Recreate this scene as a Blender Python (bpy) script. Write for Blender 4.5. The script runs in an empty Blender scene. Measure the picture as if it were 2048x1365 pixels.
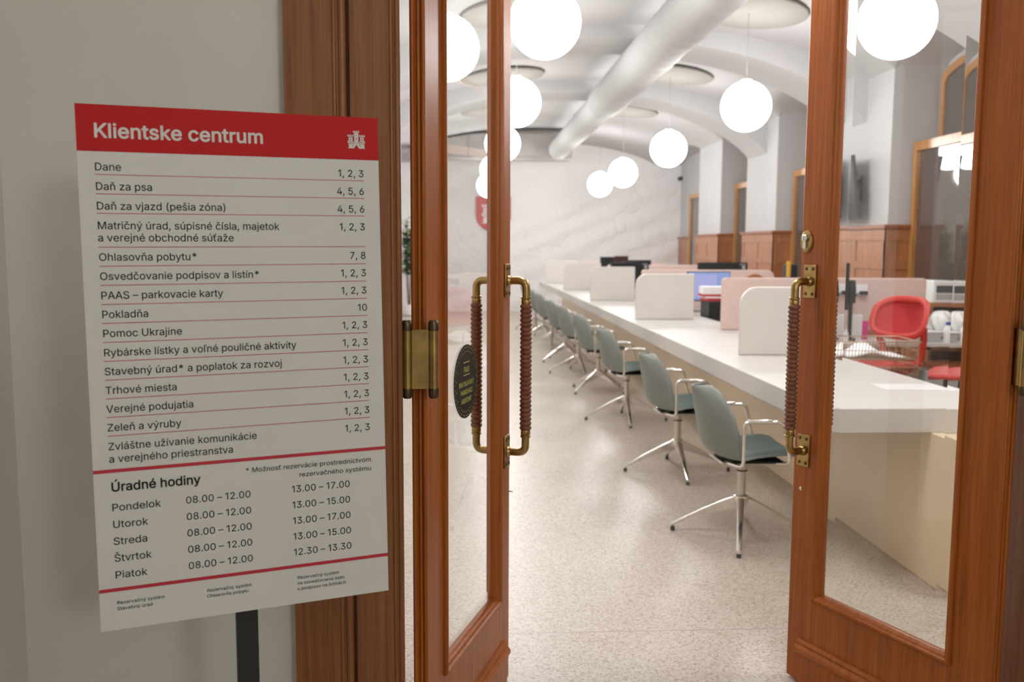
import bpy, bmesh, math, random
from mathutils import Vector, Matrix
from mathutils.geometry import tessellate_polygon

SC = bpy.context.scene
COL = SC.collection
PI = math.pi

# ------------------------------------------------------------------ camera
H = 1.45
YAW = math.radians(3.1); PITCH = math.atan(187 / 1800); ROLL = math.radians(0.25)
fw = Vector((math.sin(YAW) * math.cos(PITCH), math.cos(YAW) * math.cos(PITCH), -math.sin(PITCH)))
r0 = Vector((math.cos(YAW), -math.sin(YAW), 0)); u0 = r0.cross(fw)
rt = math.cos(ROLL) * r0 + math.sin(ROLL) * u0
upv = -math.sin(ROLL) * r0 + math.cos(ROLL) * u0
cam = bpy.data.cameras.new('camera'); cam_o = bpy.data.objects.new('camera', cam); COL.objects.link(cam_o)
cam_o.matrix_world = Matrix(((rt.x, upv.x, -fw.x, 0), (rt.y, upv.y, -fw.y, 0), (rt.z, upv.z, -fw.z, H), (0, 0, 0, 1)))
cam.sensor_width = 36; cam.lens = 1800 / 2048 * 36; cam.clip_start = 0.05; cam.clip_end = 100
cam.dof.use_dof = True; cam.dof.focus_distance = 2.15; cam.dof.aperture_fstop = 4.2
SC.camera = cam_o
# ------------------------------------------------------------------ world, light, exposure
W = bpy.data.worlds.new('world'); SC.world = W; W.use_nodes = True
W.node_tree.nodes['Background'].inputs['Color'].default_value = (0.6, 0.7, 0.9, 1)
W.node_tree.nodes['Background'].inputs['Strength'].default_value = 0.02
vs = SC.view_settings
vs.view_transform = 'Standard'; vs.look = 'None'; vs.gamma = 1; vs.exposure = 0.0; vs.use_curve_mapping = False
GLOBE_POWER = 27.5      # radiance of the pendant globes in the office
HALL_POWER = 40.0      # the larger corridor lamp
HALL_NEAR = 5.5       # the weaker corridor lamp closer to the doors

# ------------------------------------------------------------------ materials
def nodes(name):
    m = bpy.data.materials.new(name); m.use_nodes = True
    t = m.node_tree; b = t.nodes['Principled BSDF']
    return m, t, b

def lin(r, g, b):
    f = lambda c: ((c / 255 + 0.055) / 1.055) ** 2.4 if c > 10 else c / 255 / 12.92
    return (f(r), f(g), f(b), 1)

def mat(name, col, rough=0.5, metal=0.0, var=0.06, scale=30, bump=0.0, coat=0.0, spec=None, bscale=None):
    m, t, b = nodes(name)
    tc = t.nodes.new('ShaderNodeTexCoord'); n = t.nodes.new('ShaderNodeTexNoise')
    n.inputs['Scale'].default_value = scale; n.inputs['Detail'].default_value = 4
    t.links.new(tc.outputs['Object'], n.inputs['Vector'])
    r = t.nodes.new('ShaderNodeValToRGB')
    r.color_ramp.elements[0].position = 0.3; r.color_ramp.elements[1].position = 0.7
    r.color_ramp.elements[0].color = tuple(c * (1 - var) for c in col[:3]) + (1,)
    r.color_ramp.elements[1].color = tuple(min(1, c * (1 + var)) for c in col[:3]) + (1,)
    t.links.new(n.outputs['Fac'], r.inputs['Fac']); t.links.new(r.outputs['Color'], b.inputs['Base Color'])
    b.inputs['Roughness'].default_value = rough; b.inputs['Metallic'].default_value = metal
    b.inputs['Coat Weight'].default_value = coat
    if spec is not None: b.inputs['Specular IOR Level'].default_value = spec
    if bump:
        bn = t.nodes.new('ShaderNodeTexNoise'); bn.inputs['Scale'].default_value = bscale or scale * 2
        bn.inputs['Detail'].default_value = 3
        t.links.new(tc.outputs['Object'], bn.inputs['Vector'])
        bp = t.nodes.new('ShaderNodeBump'); bp.inputs['Strength'].default_value = bump; bp.inputs['Distance'].default_value = 0.01
        t.links.new(bn.outputs['Fac'], bp.inputs['Height']); t.links.new(bp.outputs['Normal'], b.inputs['Normal'])
    return m

def wood(name, dark, light, rough=0.32, coat=0.35, grain=(38, 38, 1.3), bump=0.12, spec=0.5):
    m, t, b = nodes(name)
    tc = t.nodes.new('ShaderNodeTexCoord'); mp = t.nodes.new('ShaderNodeMapping')
    mp.inputs['Scale'].default_value = grain
    t.links.new(tc.outputs['Object'], mp.inputs['Vector'])
    n = t.nodes.new('ShaderNodeTexNoise'); n.inputs['Scale'].default_value = 1.6; n.inputs['Detail'].default_value = 6
    n.inputs['Roughness'].default_value = 0.65; n.inputs['Distortion'].default_value = 0.5
    t.links.new(mp.outputs['Vector'], n.inputs['Vector'])
    mp2 = t.nodes.new('ShaderNodeMapping'); mp2.inputs['Scale'].default_value = tuple(g * 7 for g in grain[:2]) + (grain[2] * 2.2,)
    t.links.new(tc.outputs['Object'], mp2.inputs['Vector'])
    n2 = t.nodes.new('ShaderNodeTexNoise'); n2.inputs['Scale'].default_value = 1.2; n2.inputs['Detail'].default_value = 2
    t.links.new(mp2.outputs['Vector'], n2.inputs['Vector'])
    mx = t.nodes.new('ShaderNodeMath'); mx.operation = 'MULTIPLY_ADD'
    mx.inputs[1].default_value = 0.35; t.links.new(n2.outputs['Fac'], mx.inputs[0])
    sc = t.nodes.new('ShaderNodeMath'); sc.operation = 'MULTIPLY'; sc.inputs[1].default_value = 0.65
    t.links.new(n.outputs['Fac'], sc.inputs[0]); t.links.new(sc.outputs[0], mx.inputs[2])
    r = t.nodes.new('ShaderNodeValToRGB')
    r.color_ramp.elements[0].position = 0.34; r.color_ramp.elements[0].color = dark
    r.color_ramp.elements[1].position = 0.62; r.color_ramp.elements[1].color = light
    t.links.new(mx.outputs[0], r.inputs['Fac']); t.links.new(r.outputs['Color'], b.inputs['Base Color'])
    b.inputs['Specular IOR Level'].default_value = spec
    b.inputs['Roughness'].default_value = rough; b.inputs['Coat Weight'].default_value = coat; b.inputs['Coat Roughness'].default_value = 0.2
    bp = t.nodes.new('ShaderNodeBump'); bp.inputs['Strength'].default_value = bump; bp.inputs['Distance'].default_value = 0.004
    t.links.new(mx.outputs[0], bp.inputs['Height']); t.links.new(bp.outputs['Normal'], b.inputs['Normal'])
    return m

def emit(name, col, strength, base=0.9):
    m, t, b = nodes(name)
    b.inputs['Base Color'].default_value = (base, base, base * 0.98, 1)
    b.inputs['Emission Color'].default_value = col; b.inputs['Emission Strength'].default_value = strength
    return m

M = {}
M['door'] = wood('varnished_door_wood', (0.25, 0.066, 0.011, 1), (0.46, 0.130, 0.021, 1), rough=0.36, coat=0.05, spec=0.3)
M['frame'] = wood('varnished_frame_wood', (0.16, 0.054, 0.015, 1), (0.31, 0.115, 0.036, 1), rough=0.45, coat=0.15)
M['panel'] = wood('wainscot_wood', (0.28, 0.10, 0.035, 1), (0.46, 0.19, 0.075, 1), rough=0.35, coat=0.3, bump=0.05, grain=(14, 14, 1.2))
M['cap'] = wood('wainscot_cap_wood', (0.22, 0.06, 0.018, 1), (0.34, 0.11, 0.04, 1), rough=0.35, bump=0.05, grain=(4, 4, 14))
M['honey'] = wood('honey_window_wood', (0.36, 0.15, 0.04, 1), (0.52, 0.26, 0.085, 1), bump=0.05, grain=(14, 14, 1.5))
M['hallpaint'] = mat('corridor_wall_paint', (0.70, 0.685, 0.64, 1), 0.8, var=0.025, scale=2.5, bump=0.05, bscale=160)
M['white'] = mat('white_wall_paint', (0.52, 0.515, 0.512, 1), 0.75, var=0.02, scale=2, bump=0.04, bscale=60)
M['whitebounce'] = mat('bounce_white_wall_paint', (0.86, 0.84, 0.815, 1), 0.75, var=0.02, scale=2, bump=0.04, bscale=60)  # unseen left wall, lightened to throw more light onto the counter front
M['ceil'] = mat('white_ceiling_plaster', (0.50, 0.49, 0.485, 1), 0.85, var=0.02, scale=1.5, bump=0.05, bscale=40)
M['disc'] = mat('beige_acoustic_plaster', (0.36, 0.345, 0.305, 1), 0.9, var=0.03, scale=8)
M['counter'] = mat('white_mineral_worktop', (0.63, 0.60, 0.56, 1), 0.42, var=0.015, scale=4)
M['counterfront'] = mat('warm_bounce_counter_panel', (0.84, 0.68, 0.48, 1), 0.35, var=0.02, scale=4)  # white panel; cream tint stands in for warm light bounced under the overhang
M['screen'] = mat('white_screen_lacquer', (0.69, 0.655, 0.61, 1), 0.3, var=0.015, scale=4)
M['pink'] = mat('pink_felt', (0.66, 0.50, 0.45, 1), 0.95, var=0.05, scale=60, bump=0.2, bscale=400)
M['shell'] = mat('sage_green_plastic', (0.20, 0.218, 0.197, 1), 0.42, var=0.03, scale=8)
M['cushion'] = mat('teal_grey_upholstery', (0.115, 0.158, 0.142, 1), 0.75, var=0.06, scale=90, bump=0.15, bscale=500)
M['chrome'] = mat('polished_aluminium', (0.86, 0.83, 0.79, 1), 0.16, 1.0, var=0.03, scale=12)
M['chromedark'] = mat('brushed_steel', (0.60, 0.56, 0.51, 1), 0.28, 1.0, var=0.04, scale=14)
M['brass'] = mat('aged_brass', (0.40, 0.275, 0.105, 1), 0.3, 1.0, var=0.22, scale=26, bump=0.06)
M['brassdark'] = mat('tarnished_brass', (0.135, 0.10, 0.055, 1), 0.38, 1.0, var=0.3, scale=30)
M['leather'] = mat('brown_leather_cord', (0.215, 0.074, 0.036, 1), 0.5, var=0.25, scale=60, bump=0.2, coat=0.15)
M['black'] = mat('black_plastic', (0.016, 0.017, 0.019, 1), 0.45, var=0.15, scale=20)
M['blackmatt'] = mat('black_powder_coat', (0.012, 0.013, 0.013, 1), 0.55, var=0.2, scale=50)
M['dgrey'] = mat('dark_grey_plastic', (0.07, 0.072, 0.075, 1), 0.5, var=0.1, scale=20)
M['grey'] = mat('light_grey_plastic', (0.42, 0.43, 0.44, 1), 0.45, var=0.05, scale=10)
M['red'] = mat('red_plastic', (0.56, 0.045, 0.035, 1), 0.4, var=0.05, scale=10)
M['redmesh'] = mat('red_elastic_mesh', (0.46, 0.022, 0.026, 1), 0.7, var=0.12, scale=220, bump=0.3, bscale=420)
M['paper'] = mat('white_paper', (0.86, 0.85, 0.84, 1), 0.8, var=0.02, scale=20)
M['redfolder'] = mat('red_card', (0.50, 0.04, 0.05, 1), 0.6, var=0.08, scale=20)
M['orange'] = mat('orange_card', (0.62, 0.16, 0.05, 1), 0.6, var=0.08, scale=20)
M['yellow'] = mat('yellow_plastic', (0.75, 0.42, 0.02, 1), 0.5, var=0.08, scale=20)
M['purple'] = mat('purple_plastic', (0.20, 0.08, 0.42, 1), 0.5, var=0.08, scale=20)
M['bluecap'] = mat('blue_plastic', (0.02, 0.03, 0.30, 1), 0.4, var=0.08, scale=20)
M['brown'] = mat('tan_leather', (0.36, 0.15, 0.055, 1), 0.5, var=0.1, scale=20)
M['magenta'] = mat('magenta_card', (0.68, 0.05, 0.28, 1), 0.6, var=0.08, scale=20)
M['whiteplast'] = mat('white_plastic', (0.80, 0.81, 0.82, 1), 0.35, var=0.02, scale=10)
M['bag'] = mat('white_polythene', (0.76, 0.76, 0.74, 1), 0.45, var=0.06, scale=12, bump=0.6, bscale=14)
M['metalgrey'] = mat('galvanised_duct', (0.36, 0.34, 0.325, 1), 0.55, 0.35, var=0.08, scale=4)
M['fabric'] = mat('white_duct_fabric', (0.46, 0.455, 0.45, 1), 0.85, var=0.02, scale=3)
M['wire'] = mat('coppery_wire', (0.55, 0.40, 0.30, 1), 0.35, 0.9, var=0.05, scale=20)
M['cable'] = mat('grey_cable', (0.42, 0.41, 0.40, 1), 0.6, var=0.05, scale=20)
M['leaf'] = mat('dark_green_leaf', (0.085, 0.155, 0.045, 1), 0.4, var=0.4, scale=7)
M['leaflight'] = mat('young_green_leaf', (0.40, 0.48, 0.06, 1), 0.4, var=0.3, scale=7)
M['stem'] = mat('brown_stem', (0.16, 0.095, 0.05, 1), 0.8, var=0.2, scale=40)
M['soil'] = mat('potting_soil', (0.035, 0.024, 0.017, 1), 0.95, var=0.3, scale=60, bump=0.5)
M['pot'] = mat('white_ceramic', (0.74, 0.73, 0.71, 1), 0.3, var=0.02, scale=10)
M['signwhite'] = mat('white_sign_board', (0.63, 0.625, 0.61, 1), 0.55, var=0.012, scale=6, spec=0.25)
M['signred'] = mat('red_sign_print', (0.46, 0.014, 0.016, 1), 0.55, var=0.03, scale=6, spec=0.15)
M['signrule'] = mat('red_sign_rule', (0.46, 0.015, 0.035, 1), 0.4, var=0.03, scale=6)
M['ink'] = mat('black_sign_print', (0.010, 0.011, 0.013, 1), 0.55, var=0.1, scale=30, spec=0.15)
M['sticker'] = mat('black_sticker_film', (0.016, 0.016, 0.014, 1), 0.4, var=0.2, scale=30, spec=0.15)
M['lime'] = mat('lime_sticker_print', (0.62, 0.64, 0.12, 1), 0.5, var=0.05, scale=30)
M['shieldred'] = mat('red_shield_paint', (0.60, 0.06, 0.06, 1), 0.5, var=0.04, scale=6)
M['darkvoid'] = mat('dark_night_backing', (0.10, 0.085, 0.075, 1), 0.9, var=0.1, scale=3)
M['globe'] = emit('lit_opal_glass', (1.0, 0.985, 0.985, 1), GLOBE_POWER)
M['hallglobe'] = emit('lit_corridor_lamp', (1.0, 0.995, 0.96, 1), HALL_POWER)
M['hallnear'] = emit('lit_corridor_lamp_near', (1.0, 0.98, 0.92, 1), HALL_NEAR)
M['lcd'] = emit('lit_monitor_blue', (0.24, 0.33, 0.62, 1), 1.0, 0.02)
M['lcdlight'] = emit('lit_monitor_window', (0.36, 0.38, 0.66, 1), 1.0, 0.02)

def thin_glass():
    m, t, b = nodes('clear_pane_glass'); t.nodes.remove(b)
    out = t.nodes['Material Output']
    tr = t.nodes.new('ShaderNodeBsdfTransparent'); tr.inputs['Color'].default_value = (0.975, 0.985, 0.98, 1)
    gl = t.nodes.new('ShaderNodeBsdfGlossy'); gl.inputs['Roughness'].default_value = 0.004
    fr = t.nodes.new('ShaderNodeFresnel'); fr.inputs['IOR'].default_value = 1.5
    ge = t.nodes.new('ShaderNodeNewGeometry'); inv = t.nodes.new('ShaderNodeMath'); inv.operation = 'SUBTRACT'; inv.inputs[0].default_value = 1
    t.links.new(ge.outputs['Backfacing'], inv.inputs[1])
    mu = t.nodes.new('ShaderNodeMath'); mu.operation = 'MULTIPLY'; t.links.new(fr.outputs[0], mu.inputs[0]); t.links.new(inv.outputs[0], mu.inputs[1])
    m2 = t.nodes.new('ShaderNodeMath'); m2.operation = 'MULTIPLY'; m2.inputs[1].default_value = 0.8; m2.use_clamp = True
    t.links.new(mu.outputs[0], m2.inputs[0])
    mx = t.nodes.new('ShaderNodeMixShader'); t.links.new(m2.outputs[0], mx.inputs[0])
    t.links.new(tr.outputs[0], mx.inputs[1]); t.links.new(gl.outputs[0], mx.inputs[2]); t.links.new(mx.outputs[0], out.inputs['Surface'])
    return m
M['pane'] = thin_glass()
m, t, b = nodes('bevelled_glass'); b.inputs['Base Color'].default_value = (0.97, 0.985, 0.975, 1)
b.inputs['Transmission Weight'].default_value = 1; b.inputs['Roughness'].default_value = 0.0; b.inputs['IOR'].default_value = 1.33
M['bevelglass'] = m
m, t, b = nodes('dark_window_glass'); b.inputs['Base Color'].default_value = (0.085, 0.062, 0.05, 1)
b.inputs['Roughness'].default_value = 0.03; b.inputs['IOR'].default_value = 1.9; b.inputs['Specular IOR Level'].default_value = 0.8
M['nightglass'] = m
m, t, b = nodes('clear_plastic'); b.inputs['Base Color'].default_value = (0.9, 0.92, 0.95, 1)
b.inputs['Transmission Weight'].default_value = 0.6; b.inputs['Roughness'].default_value = 0.25; b.inputs['IOR'].default_value = 1.3
M['clearplast'] = m

def terrazzo():
    m, t, b = nodes('beige_terrazzo')
    tc = t.nodes.new('ShaderNodeTexCoord')
    v = t.nodes.new('ShaderNodeTexVoronoi'); v.inputs['Scale'].default_value = 150
    t.links.new(tc.outputs['Object'], v.inputs['Vector'])
    sep = t.nodes.new('ShaderNodeSeparateColor'); t.links.new(v.outputs['Color'], sep.inputs['Color'])
    r = t.nodes.new('ShaderNodeValToRGB'); e = r.color_ramp.elements
    e[0].position = 0.0; e[0].color = (0.34, 0.27, 0.205, 1); e[1].position = 1.0; e[1].color = (0.66, 0.60, 0.53, 1)
    k = r.color_ramp.elements.new(0.16); k.color = (0.47, 0.40, 0.325, 1)
    k = r.color_ramp.elements.new(0.45); k.color = (0.56, 0.49, 0.415, 1)
    t.links.new(sep.outputs[0], r.inputs['Fac'])
    n = t.nodes.new('ShaderNodeTexNoise'); n.inputs['Scale'].default_value = 1.4; n.inputs['Detail'].default_value = 4
    t.links.new(tc.outputs['Object'], n.inputs['Vector'])
    r2 = t.nodes.new('ShaderNodeValToRGB'); r2.color_ramp.elements[0].position = 0.3; r2.color_ramp.elements[1].position = 0.7
    r2.color_ramp.elements[0].color = (0.90, 0.89, 0.88, 1); r2.color_ramp.elements[1].color = (1, 1, 1, 1)
    t.links.new(n.outputs['Fac'], r2.inputs['Fac'])
    mx = t.nodes.new('ShaderNodeMix'); mx.data_type = 'RGBA'; mx.blend_type = 'MULTIPLY'; mx.inputs[0].default_value = 1
    t.links.new(r.outputs['Color'], mx.inputs[6]); t.links.new(r2.outputs['Color'], mx.inputs[7])
    # thin expansion joints every 2.4 m across the room
    se = t.nodes.new('ShaderNodeSeparateXYZ'); t.links.new(tc.outputs['Object'], se.inputs[0])
    a = t.nodes.new('ShaderNodeMath'); a.operation = 'PINGPONG'; a.inputs[1].default_value = 1.22
    o = t.nodes.new('ShaderNodeMath'); o.operation = 'ADD'; o.inputs[1].default_value = -0.82
    t.links.new(se.outputs['Y'], o.inputs[0]); t.links.new(o.outputs[0], a.inputs[0])
    l = t.nodes.new('ShaderNodeMath'); l.operation = 'LESS_THAN'; l.inputs[1].default_value = 0.004; t.links.new(a.outputs[0], l.inputs[0])
    mj = t.nodes.new('ShaderNodeMix'); mj.data_type = 'RGBA'; t.links.new(l.outputs[0], mj.inputs[0])
    t.links.new(mx.outputs[2], mj.inputs[6]); mj.inputs[7].default_value = (0.40, 0.335, 0.28, 1)
    t.links.new(mj.outputs[2], b.inputs['Base Color'])
    b.inputs['Roughness'].default_value = 0.35; b.inputs['Specular IOR Level'].default_value = 0.45
    return m
M['floor'] = terrazzo()

def relief():
    m, t, b = nodes('white_relief_wall')
    b.inputs['Base Color'].default_value = (0.85, 0.835, 0.825, 1); b.inputs['Roughness'].default_value = 0.8
    tc = t.nodes.new('ShaderNodeTexCoord')
    mp = t.nodes.new('ShaderNodeMapping'); mp.inputs['Rotation'].default_value = (0, math.radians(36), 0); mp.inputs['Scale'].default_value = (0.8, 1, 1.3)
    t.links.new(tc.outputs['Object'], mp.inputs['Vector'])
    w = t.nodes.new('ShaderNodeTexWave'); w.wave_type = 'BANDS'; w.bands_direction = 'Z'; w.inputs['Scale'].default_value = 0.6
    w.inputs['Distortion'].default_value = 3.6; w.inputs['Detail'].default_value = 3; w.inputs['Detail Scale'].default_value = 0.8
    t.links.new(mp.outputs['Vector'], w.inputs['Vector'])
    v = t.nodes.new('ShaderNodeTexVoronoi'); v.feature = 'DISTANCE_TO_EDGE'; v.inputs['Scale'].default_value = 2.6
    t.links.new(tc.outputs['Object'], v.inputs['Vector'])
    st = t.nodes.new('ShaderNodeMath'); st.operation = 'MINIMUM'; st.inputs[1].default_value = 0.09; t.links.new(v.outputs['Distance'], st.inputs[0])
    n = t.nodes.new('ShaderNodeTexNoise'); n.inputs['Scale'].default_value = 5; n.inputs['Detail'].default_value = 5
    t.links.new(tc.outputs['Object'], n.inputs['Vector'])
    a = t.nodes.new('ShaderNodeMath'); a.operation = 'MULTIPLY_ADD'; a.inputs[1].default_value = 3.0
    t.links.new(st.outputs[0], a.inputs[0]); t.links.new(w.outputs['Fac'], a.inputs[2])
    c = t.nodes.new('ShaderNodeMath'); c.operation = 'MULTIPLY_ADD'; c.inputs[1].default_value = 1.2
    t.links.new(n.outputs['Fac'], c.inputs[0]); t.links.new(a.outputs[0], c.inputs[2])
    bp = t.nodes.new('ShaderNodeBump'); bp.inputs['Strength'].default_value = 0.6; bp.inputs['Distance'].default_value = 0.045
    t.links.new(c.outputs[0], bp.inputs['Height']); t.links.new(bp.outputs['Normal'], b.inputs['Normal'])
    return m
M['relief'] = relief()

# ------------------------------------------------------------------ mesh helpers
class MB:
    def __init__(s): s.v = []; s.f = []; s.m = []
    def add(s, vs_, fs, mi=0):
        o = len(s.v); s.v += [Vector(p) for p in vs_]
        s.f += [tuple(i + o for i in f) for f in fs]; s.m += [mi] * len(fs)
        return s
    def box(s, x0, x1, y0, y1, z0, z1, mi=0):
        return s.add([(x0, y0, z0), (x1, y0, z0), (x1, y1, z0), (x0, y1, z0), (x0, y0, z1), (x1, y0, z1), (x1, y1, z1), (x0, y1, z1)],
                     [(0, 3, 2, 1), (4, 5, 6, 7), (0, 1, 5, 4), (1, 2, 6, 5), (2, 3, 7, 6), (3, 0, 4, 7)], mi)
    def prism(s, pts, axis, a, b, mi=0):
        """polygon pts (2d) extruded along an axis from a to b"""
        n = len(pts)
        def P(p, w):
            return (w, p[0], p[1]) if axis == 'x' else (p[0], w, p[1]) if axis == 'y' else (p[0], p[1], w)
        vv = [P(p, a) for p in pts] + [P(p, b) for p in pts]
        fs = [tuple(range(n))[::-1], tuple(range(n, 2 * n))] + [(i, (i + 1) % n, n + (i + 1) % n, n + i) for i in range(n)]
        return s.add(vv, fs, mi)
    def tube(s, path, r, n=12, mi=0, cap=True):
        P = [Vector(p) for p in path]; k = len(P)
        R = r if isinstance(r, (list, tuple)) else [r] * k
        T = []
        for i in range(k):
            d = (P[min(i + 1, k - 1)] - P[max(i - 1, 0)]); T.append(d.normalized())
        a = Vector((0, 0, 1)) if abs(T[0].z) < 0.9 else Vector((1, 0, 0))
        N = (a - T[0] * a.dot(T[0])).normalized(); vv = []
        for i in range(k):
            N = (N - T[i] * N.dot(T[i])).normalized(); B = T[i].cross(N)
            vv += [P[i] + (N * math.cos(2 * PI * j / n) + B * math.sin(2 * PI * j / n)) * R[i] for j in range(n)]
        fs = [(i * n + j, i * n + (j + 1) % n, (i + 1) * n + (j + 1) % n, (i + 1) * n + j) for i in range(k - 1) for j in range(n)]
        if cap: fs += [tuple(range(n))[::-1], tuple(range((k - 1) * n, k * n))]
        return s.add(vv, fs, mi)
    def lathe(s, prof, c=(0, 0, 0), n=24, mi=0, axis='z', cap=True):
        """profile of (radius, height) turned about an axis through c"""
        vv = []
        for r, h in prof:
            for j in range(n):
                a = 2 * PI * j / n; p, q = r * math.cos(a), r * math.sin(a)
                d = (p, q, h) if axis == 'z' else (h, p, q) if axis == 'x' else (q, h, p)
                vv.append((c[0] + d[0], c[1] + d[1], c[2] + d[2]))
        k = len(prof)
        fs = [(i * n + j, i * n + (j + 1) % n, (i + 1) * n + (j + 1) % n, (i + 1) * n + j) for i in range(k - 1) for j in range(n)]
        if cap: fs += [tuple(range(n))[::-1], tuple(range((k - 1) * n, k * n))]
        return s.add(vv, fs, mi)
    def grid(s, fn, nu, nv, mi=0, closed_v=False):
        vv = [fn(i / nu, j / nv) for i in range(nu + 1) for j in range(nv + 1)]
        w = nv + 1
        fs = [(i * w + j, i * w + j + 1, (i + 1) * w + j + 1, (i + 1) * w + j) for i in range(nu) for j in range(nv)]
        return s.add(vv, fs, mi)
    def loop_frame(s, x0, x1, z0, z1, prof, mi=0):
        """mitred frame in the xz plane; prof = closed list of (inset, y)"""
        n = len(prof); vv = []
        for i, y in prof:
            vv += [(x0 + i, y, z0 + i), (x1 - i, y, z0 + i), (x1 - i, y, z1 - i), (x0 + i, y, z1 - i)]
        fs = [(a * 4 + c, a * 4 + (c + 1) % 4, ((a + 1) % n) * 4 + (c + 1) % 4, ((a + 1) % n) * 4 + c) for a in range(n) for c in range(4)]
        return s.add(vv, fs, mi)
    def xf(s, mtx):
        s.v = [mtx @ p for p in s.v]; return s
    def build(s, name, mats, parent=None, smooth=None, bevel=0, seg=2, solid=0, sub=0, recalc=True):
        me = bpy.data.meshes.new(name); me.from_pydata(s.v, [], s.f)
        for x in (mats if isinstance(mats, (list, tuple)) else [mats]): me.materials.append(M[x] if isinstance(x, str) else x)
        me.polygons.foreach_set('material_index', s.m)
        if recalc:
            bm = bmesh.new(); bm.from_mesh(me); bmesh.ops.recalc_face_normals(bm, faces=bm.faces); bm.to_mesh(me); bm.free()
        if smooth is not None:
            me.shade_smooth(); me.set_sharp_from_angle(angle=math.radians(smooth))
        me.update()
        o = bpy.data.objects.new(name, me); COL.objects.link(o)
        if parent: o.parent = parent
        if solid:
            d = o.modifiers.new('solidify', 'SOLIDIFY'); d.thickness = solid; d.offset = 0
        if sub:
            d = o.modifiers.new('subsurf', 'SUBSURF'); d.levels = sub; d.render_levels = sub
        if bevel:
            d = o.modifiers.new('bevel', 'BEVEL'); d.width = bevel; d.segments = seg; d.limit_method = 'ANGLE'; d.angle_limit = math.radians(40)
            me.shade_smooth(); me.set_sharp_from_angle(angle=math.radians(50)) if smooth is None else None
        return o

def tag(o, label=None, cat=None, group=None, kind=None):
    if label: o['label'] = label
    if cat: o['category'] = cat
    if group: o['group'] = group
    if kind: o['kind'] = kind
    return o

def thing(name, label, cat, loc=(0, 0, 0), rz=0, group=None, kind=None):
    o = bpy.data.objects.new(name, None); COL.objects.link(o); o.empty_display_size = 0.1
    o.location = loc; o.rotation_euler = (0, 0, rz)
    return tag(o, label, cat, group, kind)

def copy_tree(o, parent=None):
    c = o.copy(); COL.objects.link(c)
    if parent: c.parent = parent
    for ch in list(o.children): copy_tree(ch, c)
    return c

def arc(cx, cy, r, a0, a1, n):
    return [(cx + r * math.cos(math.radians(a0 + (a1 - a0) * i / n)), cy + r * math.sin(math.radians(a0 + (a1 - a0) * i / n))) for i in range(n + 1)]

def rounded_path(pts, r, n=6):
    """polyline with its inner corners rounded by radius r"""
    P = [Vector(p) for p in pts]; out = [P[0]]
    for i in range(1, len(P) - 1):
        a = (P[i - 1] - P[i]); b_ = (P[i + 1] - P[i]); q = min(r, a.length * 0.49, b_.length * 0.49)
        p0 = P[i] + a.normalized() * q; p2 = P[i] + b_.normalized() * q
        for k in range(n + 1):
            t_ = k / n; out.append(p0 * (1 - t_) ** 2 + P[i] * 2 * t_ * (1 - t_) + p2 * t_ ** 2)
    out.append(P[-1]); return out

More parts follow.
